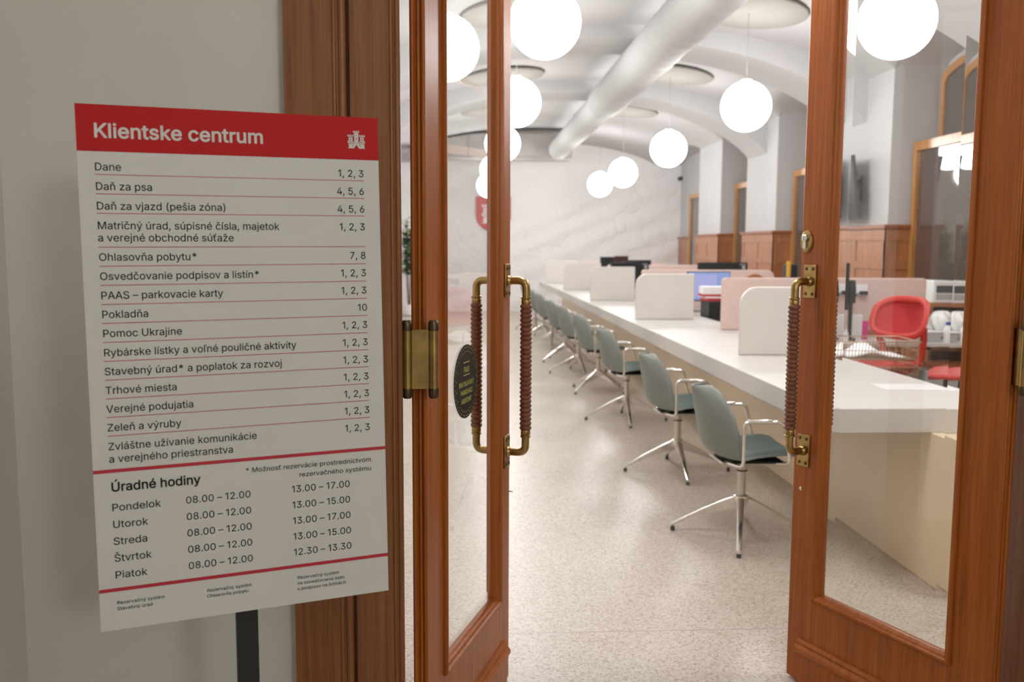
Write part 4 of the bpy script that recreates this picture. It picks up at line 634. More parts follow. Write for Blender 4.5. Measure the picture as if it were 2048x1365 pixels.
# wood-framed dark glazing in the recesses of the right wall
for i, (a, b_) in enumerate(NICHES):
    wn = thing('window_%d' % (i + 1), 'honey-wood framed dark window in the right wall recess, number %s from the doors' % ('one', 'two', 'three', 'four', 'five')[i], 'window', (0, 0, 0), 0, None, 'structure')
    if i == 4: b_ = 18.45
    a2, b2 = a + 0.035, b_ - 0.035
    mb = MB()
    mb.box(4.62, 4.70, b2 - 0.07, b2, 0, 2.54).box(4.62, 4.70, a2, a2 + 0.07, 0, 2.54).box(4.62, 4.70, a2 + 0.07, b2 - 0.07, 2.45, 2.54).box(4.62, 4.70, a2 + 0.07, b2 - 0.07, 0, 0.12)
    mb.box(4.70, XRN, a2, b2, 2.50, 2.54)
    # upper arched light, set deeper
    c, h = (a + b_) / 2, (b_ - a) / 2 - 0.06; n = 16
    def up(y, q): return 3.19 - q + 0.17 * math.sqrt(max(0, 1 - ((y - c) / h) ** 2))
    for x in (4.86,):
        outer = [(c - h, 2.54)] + [(c - h * math.cos(PI * k / n), up(c - h * math.cos(PI * k / n), 0)) for k in range(n + 1)] + [(c + h, 2.54)]
        hi = h - 0.06
        inner = [(c - hi, 2.54)] + [(c - hi * math.cos(PI * k / n), up(c - h * math.cos(PI * k / n), 0.07)) for k in range(n + 1)] + [(c + hi, 2.54)]
        m_ = len(outer)
        vv = [(x, y, z) for y, z in outer] + [(x, y, z) for y, z in inner] + [(x + 0.06, y, z) for y, z in outer] + [(x + 0.06, y, z) for y, z in inner]
        fs = []
        for k in range(m_ - 1):
            fs += [(k, k + 1, m_ + k + 1, m_ + k), (2 * m_ + k, 2 * m_ + k + 1, 3 * m_ + k + 1, 3 * m_ + k), (m_ + k, m_ + k + 1, 3 * m_ + k + 1, 3 * m_ + k), (k, k + 1, 2 * m_ + k + 1, 2 * m_ + k)]
        mb.add(vv, fs)
    mb.build('window_frame', 'honey', wn)
    MB().box(4.655, 4.665, a2 + 0.06, b2 - 0.06, 0.1, 2.46).build('window_pane', 'nightglass', wn)
    g = MB(); g.prism([(y, z) for y, z in inner], 'x', 4.88, 4.89); g.build('window_pane', 'nightglass', wn)

# ------------------------------------------------------------------ door frame
def jamb(name, sx, x_in, x_mid, x_out, label):
    mb = MB()
    def bx(xa, xb, ya, yb): mb.box(min(xa, xb), max(xa, xb), ya, yb, 0, 2.62)
    bx(x_in, x_mid, 2.150, 2.20); bx(x_in + sx * 0.022, x_mid, 2.195, 2.345)
    bx(x_mid + sx * 0.008, x_out, 2.125, 2.185); bx(x_mid - sx * 0.01, x_mid + sx * 0.012, 2.172, 2.30)
    # beads along the edges
    for (x, y, r) in ((x_in + sx * 0.004, 2.152, 0.007), (x_in + sx * 0.018, 2.151, 0.005), (x_mid + sx * 0.015, 2.128, 0.009), (x_mid + sx * 0.032, 2.126, 0.005)):
        mb.lathe([(r, 0), (r, 2.62)], (x, y, 0), 12)
    struct(mb.build(name, 'frame', smooth=40), label, 'door frame')
jamb('trim_1', -1, -0.149, -0.262, -0.408, 'dark brown oak door frame upright right behind the sign')
jamb('trim_2', 1, 1.458, 1.565, 1.71, 'dark brown oak door frame upright at the right edge')
struct(MB().box(-0.408, 1.71, 2.125, 2.185, 2.56, 2.72).box(-0.262, 1.565, 2.15, 2.345, 2.53, 2.62).build('trim_3', 'frame', bevel=0.004), 'dark brown oak door frame head above the doors', 'door frame')

# ------------------------------------------------------------------ the double doors
DW, DT, DH = 0.741, 0.036, 2.50
def build_door(name, label, hinge, phi, sg, kx):
    th = math.radians(90 - phi)
    d = thing(name, label, 'door', hinge, th, None, 'structure')
    flip = Matrix.Diagonal((1, sg, 1, 1))                 # +y is always towards the inner face before the flip
    B = lambda mb, *a, **k: mb.xf(flip).build(*a, **k)
    G0, G1, Z0, Z1 = 0.145, 0.610, 0.345, 2.36
    hs = MB().box(0.004, 0.122, 0, DT, 0.01, DH)
    for (x, y, r) in ((0.004, 0.004, 0.006), (0.004, 0.016, 0.005), (0.004, DT - 0.004, 0.006)): hs.lathe([(r, 0.01), (r, DH)], (x, y, 0), 10)
    B(hs, 'hinge_stile', 'door', d, smooth=40)
    B(MB().box(0.634, DW, 0, DT, 0.01, DH), 'lock_stile', 'door', d, bevel=0.004)
    rl = MB().box(0.122, 0.634, 0, DT, 0.01, 0.308)
    B(rl, 'bottom_rail', 'door', d)
    B(MB().box(0.122, 0.634, 0, DT, 2.398, DH), 'top_rail', 'door', d)
    kick = MB().box(0.09, 0.675, -0.014, 0.0, 0.012, 0.112)
    kick.prism([(0.0, 0.160), (-0.006, 0.160), (-0.012, 0.150), (-0.010, 0.142), (-0.020, 0.132), (-0.022, 0.120), (-0.014, 0.110), (0.0, 0.110)], 'x', 0.075, 0.690)
    B(kick, 'kick_board', 'door', d, smooth=30)
    prof = [(0.0, 0.0), (0.0, -0.006), (0.005, -0.011), (0.011, -0.010), (0.014, -0.004), (0.018, -0.002), (0.022, 0.004), (0.024, 0.014), (0.024, 0.022), (0.022, 0.032), (0.014, DT + 0.004), (0.005, DT + 0.010), (0.0, DT + 0.006)]
    bd = MB().loop_frame(0.121, 0.635, 0.306, 2.400, prof)
    B(bd, 'glazing_bead', 'door', d, smooth=30)
    # bevelled pane: thin plate with a wide ground border
    g = MB(); y0, y1, e, bw = 0.016, 0.0195, 0.0006, 0.030
    R = lambda i, y: [(0.142 + i, y, 0.327 + i), (0.614 - i, y, 0.327 + i), (0.614 - i, y, 2.379 - i), (0.142 + i, y, 2.379 - i)]
    i0, i1 = 0.0, 0.018 + bw
    g.add(R(i0, y1 - 2 * e) + R(i1, y0) + R(i0, y1) + R(i1, y1), [(0, 1, 5, 4), (1, 2, 6, 5), (2, 3, 7, 6), (3, 0, 4, 7), (8, 9, 13, 12), (9, 10, 14, 13), (10, 11, 15, 14), (11, 8, 12, 15),
          (0, 1, 9, 8), (1, 2, 10, 9), (2, 3, 11, 10), (3, 0, 8, 11)], 1)
    g.add(R(i1, y0) + R(i1, y1), [(0, 1, 2, 3), (4, 5, 6, 7)], 0)
    p = MB(); p.v, p.f, p.m = g.v, g.f, g.m
    bpane = B(p, 'glass_pane', ['bevelglass', 'bevelglass'], d)
    bm = bmesh.new(); bm.from_mesh(bpane.data); bmesh.ops.remove_doubles(bm, verts=bm.verts, dist=1e-5); bmesh.ops.recalc_face_normals(bm, faces=bm.faces); bm.to_mesh(bpane.data); bm.free()
    # a bow handle on each face
    for out in (-1, 1):
        base = 0.0 if out < 0 else DT
        o_ = lambda q: base + out * q
        zt, zb, xh, off = 1.346, 0.794, 0.695, 0.066
        hb = MB()
        path = rounded_path([(xh, o_(0.004), zt), (xh, o_(off), zt), (xh, o_(off), zt - 0.07)], 0.026, 8)
        hb.tube(path, 0.0125, 16)
        path = rounded_path([(xh, o_(0.004), zb), (xh, o_(off), zb), (xh, o_(off), zb + 0.07)], 0.026, 8)
        hb.tube(path, 0.0125, 16)
        for zc, s_ in ((zt - 0.050, -1), (zb + 0.050, 1)):
            hb.lathe([(0.013, 0), (0.0165, 0.001), (0.0165, 0.006), (0.014, 0.008), (0.0155, 0.010), (0.0155, 0.020), (0.0145, 0.024), (0.010, 0.026)] if s_ > 0 else
                     [(0.010, -0.026), (0.0145, -0.024), (0.0155, -0.020), (0.0155, -0.010), (0.014, -0.008), (0.0165, -0.006), (0.0165, -0.001), (0.013, 0)], (xh, o_(off), zc), 20)
        for zc in (zt, zb): hb.lathe([(0.017, 0.008), (0.0165, 0.012), (0.0125, 0.018)] if out > 0 else [(0.0125, -0.018), (0.0165, -0.012), (0.017, -0.008)], (xh, base, zc), 20, axis='y')
        h_ = B(hb, 'door_handle', 'brass', d, smooth=40); tag(h_, 'brass bow handle wrapped in brown leather cord')
        for zc in (zt, zb):
            pl = MB().box(xh - 0.026, xh + 0.026, min(o_(0), o_(0.007)), max(o_(0), o_(0.007)), zc - 0.053, zc + 0.053)
            P_ = B(pl, 'mounting_plate', 'brass', h_, bevel=0.002)
            for ax in (-0.014, 0.014):
                for az in (-0.040, 0.040):
                    pass
            sc = MB()
            for ax in (-0.014, 0.014):
                for az in (-0.040, 0.040):
                    sc.lathe([(0.0055, 0), (0.0055, out * 0.0015), (0.004, out * 0.0022)], (xh + ax, o_(0.007), zc + az), 12, axis='y')
            B(sc, 'screw', 'brassdark', h_)
        pr = []; z = zb + 0.074; n = 28; dz = (zt - zb - 0.148) / n
        for k in range(n):
            for q in range(6):
                a_ = q / 6; pr.append((0.0150 + 0.0042 * math.sin(PI * a_) ** 0.7, z + (k + a_) * dz))
        pr.append((0.0150, z + n * dz))
        wr = MB().lathe(pr, (xh, o_(off), 0), 20)
        w2 = B(wr, 'grip_wrap', 'leather', h_, smooth=50); tag(w2, 'brown leather cord wrapped in tight rings')
    # spring hinge with two barrels; positions follow the frame, so go through world space
    inv_ = (Matrix.Translation(Vector(hinge)) @ Matrix.Rotation(th, 4, 'Z')).inverted()
    xa, xb, yb_ = kx
    zl, zh = 1.108, 1.252
    hg = MB()
    for x in (xa, xb):
        hg.lathe([(0.0125, zl), (0.0125, zh)], (x, yb_, 0), 20)
    hg.box(min(xa, xb), max(xa, xb), yb_ - 0.002, yb_ + 0.002, zl, zh)
    fx = xa + (-0.013 if sg > 0 else 0.013)
    hg.box(fx - 0.003, fx + 0.003, yb_ - 0.018, yb_ + 0.03, zl - 0.012, zh + 0.012)
    hg.box(min(xb, xb + sg * 0.004), max(xb, xb + sg * 0.004) , yb_, yb_ + 0.05, zl, zh)
    hg.xf(inv_).build('spring_hinge', 'brass', d, smooth=40)
    hinge_o = d.children[-1]; tag(hinge_o, 'aged brass double-action spring hinge')
    tip = MB()
    for x in (xa, xb):
        for z0, s_ in ((zh, 1), (zl, -1)):
            tip.lathe([(0.0128, z0 - s_ * 0.002), (0.0135, z0 + s_ * 0.003), (0.0128, z0 + s_ * 0.010), (0.0128, z0 + s_ * 0.018), (0.009, z0 + s_ * 0.023)], (x, yb_, 0), 20)
    tip.xf(inv_).build('hinge_tip', 'brassdark', hinge_o, smooth=40)
    # a second and third hinge out of frame keep the leaf hung
    return d
TA, TB = (-0.093, 2.2, 0), (1.389, 2.2, 0)
door_l = build_door('door_1', 'left glazed wooden door leaf swung inward, black oval sticker on its glass', TA, 19.2, 1, (-0.136, -0.072, 2.168))
door_r = build_door('door_2', 'right glazed wooden door leaf swung inward with a brass lock', TB, -23.35, -1, (1.448, 1.402, 2.160))
# cylinder lock, a stray screw on the lock stile of the right leaf (outer face is +y there)
lk = MB().lathe([(0.031, 0), (0.031, 0.004), (0.026, 0.008), (0.022, 0.008)], (0.716, 0, 1.473), 24, axis='y')
lk.v = [Vector((0.716 + (p.x - 0.716) * 0.82, p.y, 1.473 + (p.z - 1.473) * 1.15)) for p in lk.v]
lo = lk.build('lock_rose', 'brass', door_r, smooth=40)
MB().lathe([(0.012, 0.006), (0.012, 0.014), (0.010, 0.016)], (0.716, 0, 1.484), 18, axis='y').box(0.710, 0.722, 0.006, 0.014, 1.452, 1.484).build('lock_cylinder', 'chromedark', lo, smooth=40)
MB().box(0.7152, 0.7168, 0.0155, 0.0165, 1.478, 1.488).build('keyhole', 'black', lo)
MB().lathe([(0.006, 0), (0.006, 0.002), (0.003, 0.004)], (0.703, 0, 0.664), 14, axis='y').build('screw', 'chrome', door_r, smooth=40)
MB().lathe([(0.004, 0), (0.003, -0.012), (0.001, -0.014)], (0.735, 0, 0.652), 12, axis='y').build('screw', 'chromedark', door_l, smooth=40)
# round sticker on the left pane
st = MB().lathe([(0.001, -0.0005), (0.105, -0.0005), (0.105, 0.0006), (0.001, 0.0006)], (0.345, 0.0135, 1.072), 56, axis='y')
so = st.build('sticker', 'sticker', door_l); tag(so, 'round black sticker with lime lettering and a dashed rim')
tx = MB(); cx, cz, ys = 0.345, 1.072, 0.0126
for s_, z, wd in (('BRATISLAVSKÝ', -0.012, 0.128), ('PARKOVACÍ', -0.036, 0.100), ('ASISTENT', -0.060, 0.086)):
    put_text(tx, s_, cx - wd / 2, cz + z, 0.0135, wd, y=ys)
put_text(tx, 'PAAS', cx - 0.023, cz + 0.026, 0.017, 0.046, bold=False, y=ys)
for z in (0.018, 0.054): tx.box(cx - 0.026, cx + 0.026, ys - 0.0003, ys, cz + z, cz + z + 0.002)
for rr, nn in ((0.098, 44), (0.086, 38)):
    for k in range(nn):
        a_ = 2 * PI * (k + (0.5 if rr < 0.09 else 0)) / nn
        if rr < 0.09 and abs(math.cos(a_)) > 0.55 and abs(math.sin(a_)) < 0.8 and k % 2: continue
        r1 = Vector((math.cos(a_), 0, math.sin(a_))); t1 = Vector((-math.sin(a_), 0, math.cos(a_)))
        c_ = Vector((cx, ys, cz)) + r1 * rr
        tx.add([c_ - t1 * 0.0035 - r1 * 0.0008, c_ + t1 * 0.0035 - r1 * 0.0008, c_ + t1 * 0.0035 + r1 * 0.0008, c_ - t1 * 0.0035 + r1 * 0.0008], [(0, 1, 2, 3)])
tx.build('lettering', 'lime', so)
# ------------------------------------------------------------------ the information sign
SW, SH = 0.508, 0.900
sign = thing('information_sign', 'white and red printed board on a black post before the corridor wall', 'sign')
Rm = (Matrix.Rotation(0.325, 4, 'Z') @ Matrix.Rotation(-0.026, 4, 'X') @ Matrix.Rotation(-0.007, 4, 'Y'))
bm_ = Matrix.Translation((-0.393, 1.624, 1.236)) @ Rm @ Matrix.Translation((-SW / 2, 0, SH / 2))   # board origin: top-left corner, x right, z up
sign.location = (-0.408, 1.655, 0)
ML = Matrix.Translation((0.408, -1.655, 0)) @ bm_
mm = 0.001
def SB(mb, name, m_, parent, **k): return mb.xf(ML).build(name, m_, parent, **k)
board = SB(MB().box(0, SW, 0, 0.005, -SH, 0), 'board', 'signwhite', sign)
head = SB(MB().box(0, SW, -0.0004, 0, -77.4 * mm, 0), 'header_band', 'signred', board); tag(head, 'red heading band')
ht = MB(); put_text(ht, 'Klientske centrum', 27.5 * mm, -54.3 * mm, 23.6 * mm, 273.2 * mm, bold=True, y=-0.0009)
tag(SB(ht, 'heading_lettering', 'signwhite', board), 'white heading letters')
cr = MB(); put_castle(cr, 450.5 * mm, -56.8 * mm, 32.7 * mm, 32.2 * mm, -0.0009, 0, -0.0012, 1)
tag(SB(cr, 'castle_emblem', ['signwhite', 'signred'], board), 'white three-towered castle emblem')
rows = [('Dane', '1, 2, 3', 108.9), ('Daň za psa', '4, 5, 6', 141.3), ('Daň za vjazd (pešia zóna)', '4, 5, 6', 173.9),
        ('Matričný úrad, súpisné čísla, majetok', '1, 2, 3', 206.6), ('Ohlasovňa pobytu*', '7, 8', 259.6), ('Osvedčovanie podpisov a listín*', '1, 2, 3', 291.9),
        ('PAAS – parkovacie karty', '1, 2, 3', 324.2), ('Pokladňa', '10', 356.4), ('Pomoc Ukrajine', '1, 2, 3', 388.8), ('Rybárske lístky a voľné pouličné aktivity', '1, 2, 3', 421.4),
        ('Stavebný úrad* a poplatok za rozvoj', '1, 2, 3', 453.8), ('Trhové miesta', '1, 2, 3', 486.1), ('Verejné podujatia', '1, 2, 3', 518.2), ('Zeleň a výruby', '1, 2, 3', 550.3),
        ('Zvláštne užívanie komunikácie', '1, 2, 3', 583.0)]
KT = 207.5 / (text_width('Daň za vjazd (pešia zóna)') - 60)     # mm per glyph unit
CT = 12.9
tx = MB()
def T(s, x, z, cap=CT, align='l', k=KT, bold=False): put_text(tx, s, x * mm, -z * mm, cap * mm, (text_width(s, bold) - 60) * k * mm, align, bold, y=-0.0006)
for a, b_, z in rows:
    T(a, 26.0, z); T(b_, 479.6, z, align='r')
T('a verejné obchodné súťaže', 26.0, 227.1); T('a verejného priestranstva', 26.5, 604.8)
T('Úradné hodiny', 27.4, 655.2, 16.0, k=144.6 / (text_width('Úradné hodiny', True) - 60), bold=True)
k5 = 110.8 / (text_width('08.00 – 12.00') - 60)
for i, (dn, b_) in enumerate((('Pondelok', '13.00 – 17.00'), ('Utorok', '13.00 – 15.00'), ('Streda', '13.00 – 17.00'), ('Štvrtok', '13.00 – 15.00'), ('Piatok', '12.30 – 13.30'))):
    z = 689.6 + 29.75 * i
    T(dn, 27.0, z, 13.0, k=78.0 / (text_width('Pondelok') - 60)); T('08.00 – 12.00', 146.8, z - 0.3, 12.6, k=k5); T(b_, 330.7, z - 1.0, 12.6, k=k5)
kn = 230.5 / (text_width('* Možnosť rezervácie prostredníctvom') - 60)
T('* Možnosť rezervácie prostredníctvom', 480, 643.6, 8.6, 'r', kn); T('rezervačného systému', 480, 660.4, 8.6, 'r', kn)
kf = 77.4 / (text_width('Rezervačný systém') - 60)
for x, z, s in ((27.6, 854.6, 'Rezervačný systém'), (27.4, 865.2, 'Stavebný úrad'), (176, 854.4, 'Rezervačný systém'), (175.8, 864.8, 'Ohlasovňa pobytu'),
                (335.9, 853.4, 'Rezervačný systém'), (335.6, 864.0, 'na osvedčovanie listín'), (335.4, 874.4, 'a podpisov na listinách')):
    T(s, x, z, 5.8, k=kf)
tag(SB(tx, 'lettering', 'ink', board), 'black printed lettering')
rl = MB()
for z in (115.6, 147.8, 180.2, 236.8, 268.8, 301.0, 333.4, 365.4, 397.9, 430.1, 462.2, 494.4, 526.5, 558.7):
    rl.box(25.8 * mm, 479.4 * mm, -0.0005, 0, -(z + 0.55) * mm, -(z - 0.55) * mm)
for z in (619.5, 828.6): rl.box(0, SW, -0.0005, 0, -(z + 3.1) * mm, -(z - 3.1) * mm)
tag(SB(rl, 'rule_lines', 'signrule', board), 'thin red dividing lines and two thick red bars')
po = MB().box(-0.019, 0.019, -0.019, 0.019, 0.01, 1.18).xf(Matrix.Rotation(0.325, 4, 'Z'))
po.build('post', 'blackmatt', sign, bevel=0.002)
bk = MB().box(-0.06, 0.06, -0.026, -0.018, 1.00, 1.16).xf(Matrix.Rotation(0.325, 4, 'Z')); bk.build('bracket', 'blackmatt', sign)
MB().lathe([(0.19, 0), (0.19, 0.008), (0.18, 0.012), (0.03, 0.016)], (0, 0, 0), 40).build('foot_plate', 'blackmatt', sign, smooth=40)

# ------------------------------------------------------------------ service counter
CX0, CX1, CZ, CY0, CY1 = 1.552, 2.39, 0.77, 3.72, 18.4
ct = thing('service_counter', 'long white service counter running from the right door to the end wall', 'counter', ((CX0 + CX1) / 2, CY0, 0))
def CB(mb, *a, **k): return mb.xf(Matrix.Translation((-(CX0 + CX1) / 2, -CY0, 0))).build(*a, parent=ct, **k)
CB(MB().box(CX0, CX1, CY0, CY1, CZ - 0.108, CZ), 'worktop', 'counter', bevel=0.004)
CB(MB().box(2.018, 2.36, CY0 - 0.25, CY1 - 0.05, 0.0, CZ - 0.108), 'front_panel', 'counterfront', bevel=0.003)
ORD = ['nearest the doors', 'second from the doors', 'third from the doors', 'fourth from the doors', 'fifth and farthest from the doors']
for i, (y, xa, xb) in enumerate(((5.66, 1.765, 2.34), (8.52, 1.64, 2.205), (11.6, 1.64, 2.22), (14.5, 1.62, 2.22), (17.2, 1.58, 2.22))):
    R_ = 0.11; zt = 1.208
    pts = [(xa, CZ), (xb, CZ), (xb, zt)] + [(p[0], p[1]) for p in arc(xa + R_, zt - R_, R_, 90, 180, 10)]
    s_ = MB().prism(pts, 'y', y - 0.017, y + 0.017).build('counter_screen', 'screen', bevel=0.008, seg=3)
    tag(s_, 'white round-cornered privacy screen on the counter, ' + ORD[i], 'screen', 'white privacy screens across the counter')
for i, (y, xa, xb) in enumerate(((7.42, 2.155, 3.90), (10.15, 2.02, 3.55), (13.1, 2.10, 3.6), (16.0, 2.10, 3.6))):
    R_ = 0.03 if i == 0 else 0.09; zt = 1.208; zb = CZ
    pts = [(xa, zb), (xb, zb)] + arc(xb - R_, zt - R_, R_, 0, 90, 8) + arc(xa + 0.03, zt - 0.03, 0.03, 90, 180, 6)
    s_ = MB().prism(pts, 'y', y - 0.028, y + 0.028).build('desk_divider', 'pink', bevel=0.014, seg=3)
    tag(s_, ('pink padded divider behind the red chair, with a socket, nearest the doors', 'pink padded divider between the blue-lit monitor and the big black monitor', 'pink padded divider third from the doors', 'pink padded divider farthest from the doors')[i], 'divider', 'pink padded dividers between the staff desks')

# ------------------------------------------------------------------ green visitor chairs
def shell_pt(u, v):
    """u 0 front edge of the seat .. 1 top of the back; v across"""
    prof = [(0.225, 0.425, 0.205), (0.19, 0.443, 0.222), (0.08, 0.440, 0.232), (-0.06, 0.430, 0.236), (-0.145, 0.437, 0.236), (-0.192, 0.475, 0.236), (-0.212, 0.54, 0.236), (-0.228, 0.61, 0.226), (-0.242, 0.675, 0.200), (-0.254, 0.728, 0.158), (-0.262, 0.762, 0.105), (-0.265, 0.776, 0.050)]
    q = u * (len(prof) - 1); i = min(int(q), len(prof) - 2); f = q - i
    p0, p1, p2, p3 = prof[max(i - 1, 0)], prof[i], prof[i + 1], prof[min(i + 2, len(prof) - 1)]
    cr_ = lambda a, b_, c, d: 0.5 * (2 * b_ + (c - a) * f + (2 * a - 5 * b_ + 4 * c - d) * f * f + (3 * b_ - a - 3 * c + d) * f ** 3)
    x, z, w = (cr_(p0[k], p1[k], p2[k], p3[k]) for k in range(3))
    t_ = 2 * v - 1
    back = min(1, max(0, (u - 0.24) / 0.22)); top = max(0, (u - 0.72) / 0.28)
    curl = abs(t_) ** 2.2
    x += back * curl * (0.112 - 0.03 * top); z += (1 - back) * curl * 0.028
    return (x, t_ * w, z)
def make_chair():
    r = thing('visitor_chair', 'x', 'chair')
    s_ = MB().grid(shell_pt, 33, 18); so_ = s_.build('shell', 'shell', r, smooth=60, solid=0.011)
    c = MB()
    def cu(u, v):
        p = Vector(shell_pt(0.02 + 0.37 * u, 0.06 + 0.88 * v)); e = min(1, 9 * min(u, 1 - u, v, 1 - v))
        return (p.x, p.y, p.z + 0.006 + 0.020 * math.sin(PI / 2 * e))
    c.grid(cu, 16, 16); c.build('seat_cushion', 'cushion', r, smooth=60)
    MB().prism([(-0.10, -0.15), (0.15, -0.165), (0.15, 0.165), (-0.10, 0.15)], 'z', 0.408, 0.422).build('seat_plate', 'blackmatt', r, bevel=0.005)
    MB().prism([(-0.14, -0.10), (0.13, -0.14), (0.13, 0.14), (-0.14, 0.10)], 'z', 0.394, 0.408).build('seat_tray', 'chromedark', r, bevel=0.004)
    for s2 in (-1, 1):
        p = rounded_path([(-0.12, s2 * 0.06, 0.400), (-0.082, s2 * 0.236, 0.412), (-0.090, s2 * 0.250, 0.636), (0.105, s2 * 0.250, 0.632), (0.150, s2 * 0.236, 0.425), (0.10, s2 * 0.12, 0.405)], 0.035, 5)
        a_ = MB().tube(p, 0.0085, 10); ao = a_.build('armrest', 'chrome', r, smooth=60)
        MB().box(-0.07, 0.05, s2 * 0.250 - 0.0100, s2 * 0.250 + 0.0100, 0.636, 0.646).build('arm_pad', 'chrome', ao, bevel=0.004)
    MB().lathe([(0.021, 0.205), (0.021, 0.335), (0.026, 0.337), (0.026, 0.352), (0.029, 0.355), (0.029, 0.400)], n=20).build('column', 'chromedark', r, smooth=40)
    MB().lathe([(0.0275, 0.338), (0.0275, 0.346)], n=20).build('column_ring', 'black', r)
    MB().lathe([(0.030, 0.165), (0.040, 0.19), (0.038, 0.212), (0.028, 0.218), (0.02, 0.219)], n=24).build('hub', 'chrome', r, smooth=40)
    for k in range(4):
        a_ = k * PI / 2
        lg = MB(); n = 10
        def sec(t_):
            x = 0.02 + 0.328 * t_; zt = 0.213 - 0.176 * t_ ** 1.12; h = 0.050 * (1 - t_) ** 1.4 + 0.016; w = 0.017 - 0.005 * t_
            return [(x, -w, zt - 0.004), (x, -w * 0.6, zt), (x, w * 0.6, zt), (x, w, zt - 0.004), (x, w * 0.55, zt - h), (x, -w * 0.55, zt - h)]
        rings = [sec(i / n) for i in range(n + 1)]
        lg.add([p for q in rings for p in q], [(i * 6 + j, i * 6 + (j + 1) % 6, (i + 1) * 6 + (j + 1) % 6, (i + 1) * 6 + j) for i in range(n) for j in range(6)] + [(5, 4, 3, 2, 1, 0), tuple(n * 6 + j for j in range(6))])
        lg.xf(Matrix.Rotation(a_, 4, 'Z')); lo_ = lg.build('leg', 'chrome', r, smooth=35)
        MB().lathe([(0.011, 0), (0.012, 0.010), (0.010, 0.024)], (0.337 * math.cos(a_), 0.337 * math.sin(a_), 0), 14).build('glide', 'dgrey', lo_, smooth=40)
    return r
chair0 = make_chair()
CH = [(1.398, 4.37, 3, -18), (1.389, 5.69, 3, -2), (1.372, 7.44, 4, -4), (1.37, 9.02, 3, 40), (1.335, 10.35, 4, 8), (1.31, 11.5, 3, 30), (1.30, 13.15, 4, -6), (1.29, 14.5, 3, 20), (1.28, 16.0, 4, 0)]
CN = ['first one, beside the right door', 'second from the doors', 'third from the doors', 'fourth from the doors', 'fifth from the doors', 'sixth from the doors', 'seventh from the doors', 'eighth from the doors', 'last and farthest from the doors']
for i, (x, y, rz, lr) in enumerate(CH):
    c = chair0 if i == 0 else copy_tree(chair0)
    c.location = (x, y, 0); c.rotation_euler = (0, 0, math.radians(rz))
    for o in c.children:
        if o.name.startswith('leg'): o.rotation_euler = (0, 0, math.radians(lr - rz))
    tag(c, 'sage green swivel armchair at the white counter, ' + CN[i], 'chair', 'green visitor chairs along the counter')

# ------------------------------------------------------------------ globes, ceiling discs, duct
def make_globe():
    g = thing('globe_pendant', 'x', 'lamp')
    gl = [(0.24 * math.sin(PI * k / 24), -0.24 * math.cos(PI * k / 24)) for k in range(1, 24)]
    MB().lathe([(0.004, -0.24)] + gl + [(0.004, 0.24)], n=40).build('opal_globe', 'globe', g, smooth=80)
    MB().lathe([(0.055, 0.234), (0.055, 0.250), (0.03, 0.262), (0.006, 0.268)], n=20).build('cap', 'whiteplast', g, smooth=40)
    MB().lathe([(0.003, 0.262), (0.003, 1.04)], n=8).build('cable', 'cable', g)
    return g
g0 = make_globe()
RX = [(2.80, 2.75, 2.95), (2.790, 5.84, 2.914), (2.752, 8.83, 2.829), (2.732, 12.07, 2.769), (2.686, 15.25, 2.71), (2.697, 17.9, 2.70)]
LX = [(0.56, 3.40, 2.92), (0.549, 6.21, 2.955), (0.526, 9.09, 2.88), (0.53, 12.4, 2.85), (0.52, 15.4, 2.76), (0.50, 17.9, 2.66)]
GN = ['above the doors', 'largest and nearest the doors', 'second largest', 'third from the doors', 'fourth from the doors', 'farthest from the doors']
first = True
for side, row in (('right', RX), ('left', LX)):
    for i, (x, y, z) in enumerate(row):
        g = g0 if first else copy_tree(g0); first = False
        g.location = (x, y, z)
        tag(g, 'glowing white globe pendant in the %s-hand row, %s' % (side, GN[i]), 'lamp', 'glowing globe pendants in two rows')
        for o in list(g.children):
            if o.name.startswith('cable'):
                zc = (VT - BE * ell(x)) - z
                o.scale = (1, 1, 1); o.data = o.data.copy()
                for v in o.data.vertices:
                    if v.co.z > 0.5: v.co.z = zc + 0.01
        if 0 < i < 5:
            # flat round acoustic disc lying against the vault above each lamp
            s = -BE * 1.3 / 3.0 * ((x - XC) / 3.0) / math.sqrt(1 - ((x - XC) / 3.0) ** 2)
            d = MB().lathe([(0.05, -0.022), (0.555, -0.022), (0.56, -0.018), (0.56, 0.0), (0.05, 0.0)], n=56)
            d.xf(Matrix.Rotation(-math.atan(s), 4, 'Y'))
            do = d.build('ceiling_disc', 'disc', smooth=40); do.location = (x, y, VT - BE * ell(x) - 0.024)
            tag(do, 'flat beige round ceiling disc above the %s-row globe, %s' % (side, GN[i]), 'ceiling disc', 'beige round discs under the vault')

duct = thing('air_duct', 'white fabric air duct hanging along the vaulted ceiling', 'duct', (1.88, 10, 0))
def DB(mb, *a, **k): return mb.xf(Matrix.Translation((-1.88, -10, 0))).build(*a, parent=duct, **k)
random.seed(4)
def ductpart(r, ya, yb, rip):
    mb = MB(); n = 44; ny = int((yb - ya) / 0.07)
    def fn(u, v):
        a_ = 2 * PI * v; y = ya + (yb - ya) * u
        low = max(0, -math.sin(a_)) * max(0, math.cos(a_) + 0.55)
        q = r + rip * low * 0.020 * math.sin(y * 21 + 1.5 * math.sin(y * 2.3)) * (0.6 + 0.4 * math.sin(y * 5.1))
        return (1.88 + q * math.cos(a_), y, 3.385 + q * math.sin(a_))
    mb.grid(fn, ny, n); return mb
DB(ductpart(0.222, 2.5, 12.1, 1.0), 'duct_section', 'fabric', smooth=60)
DB(ductpart(0.196, 12.1, 18.04, 0.4), 'duct_section', 'fabric', smooth=60)
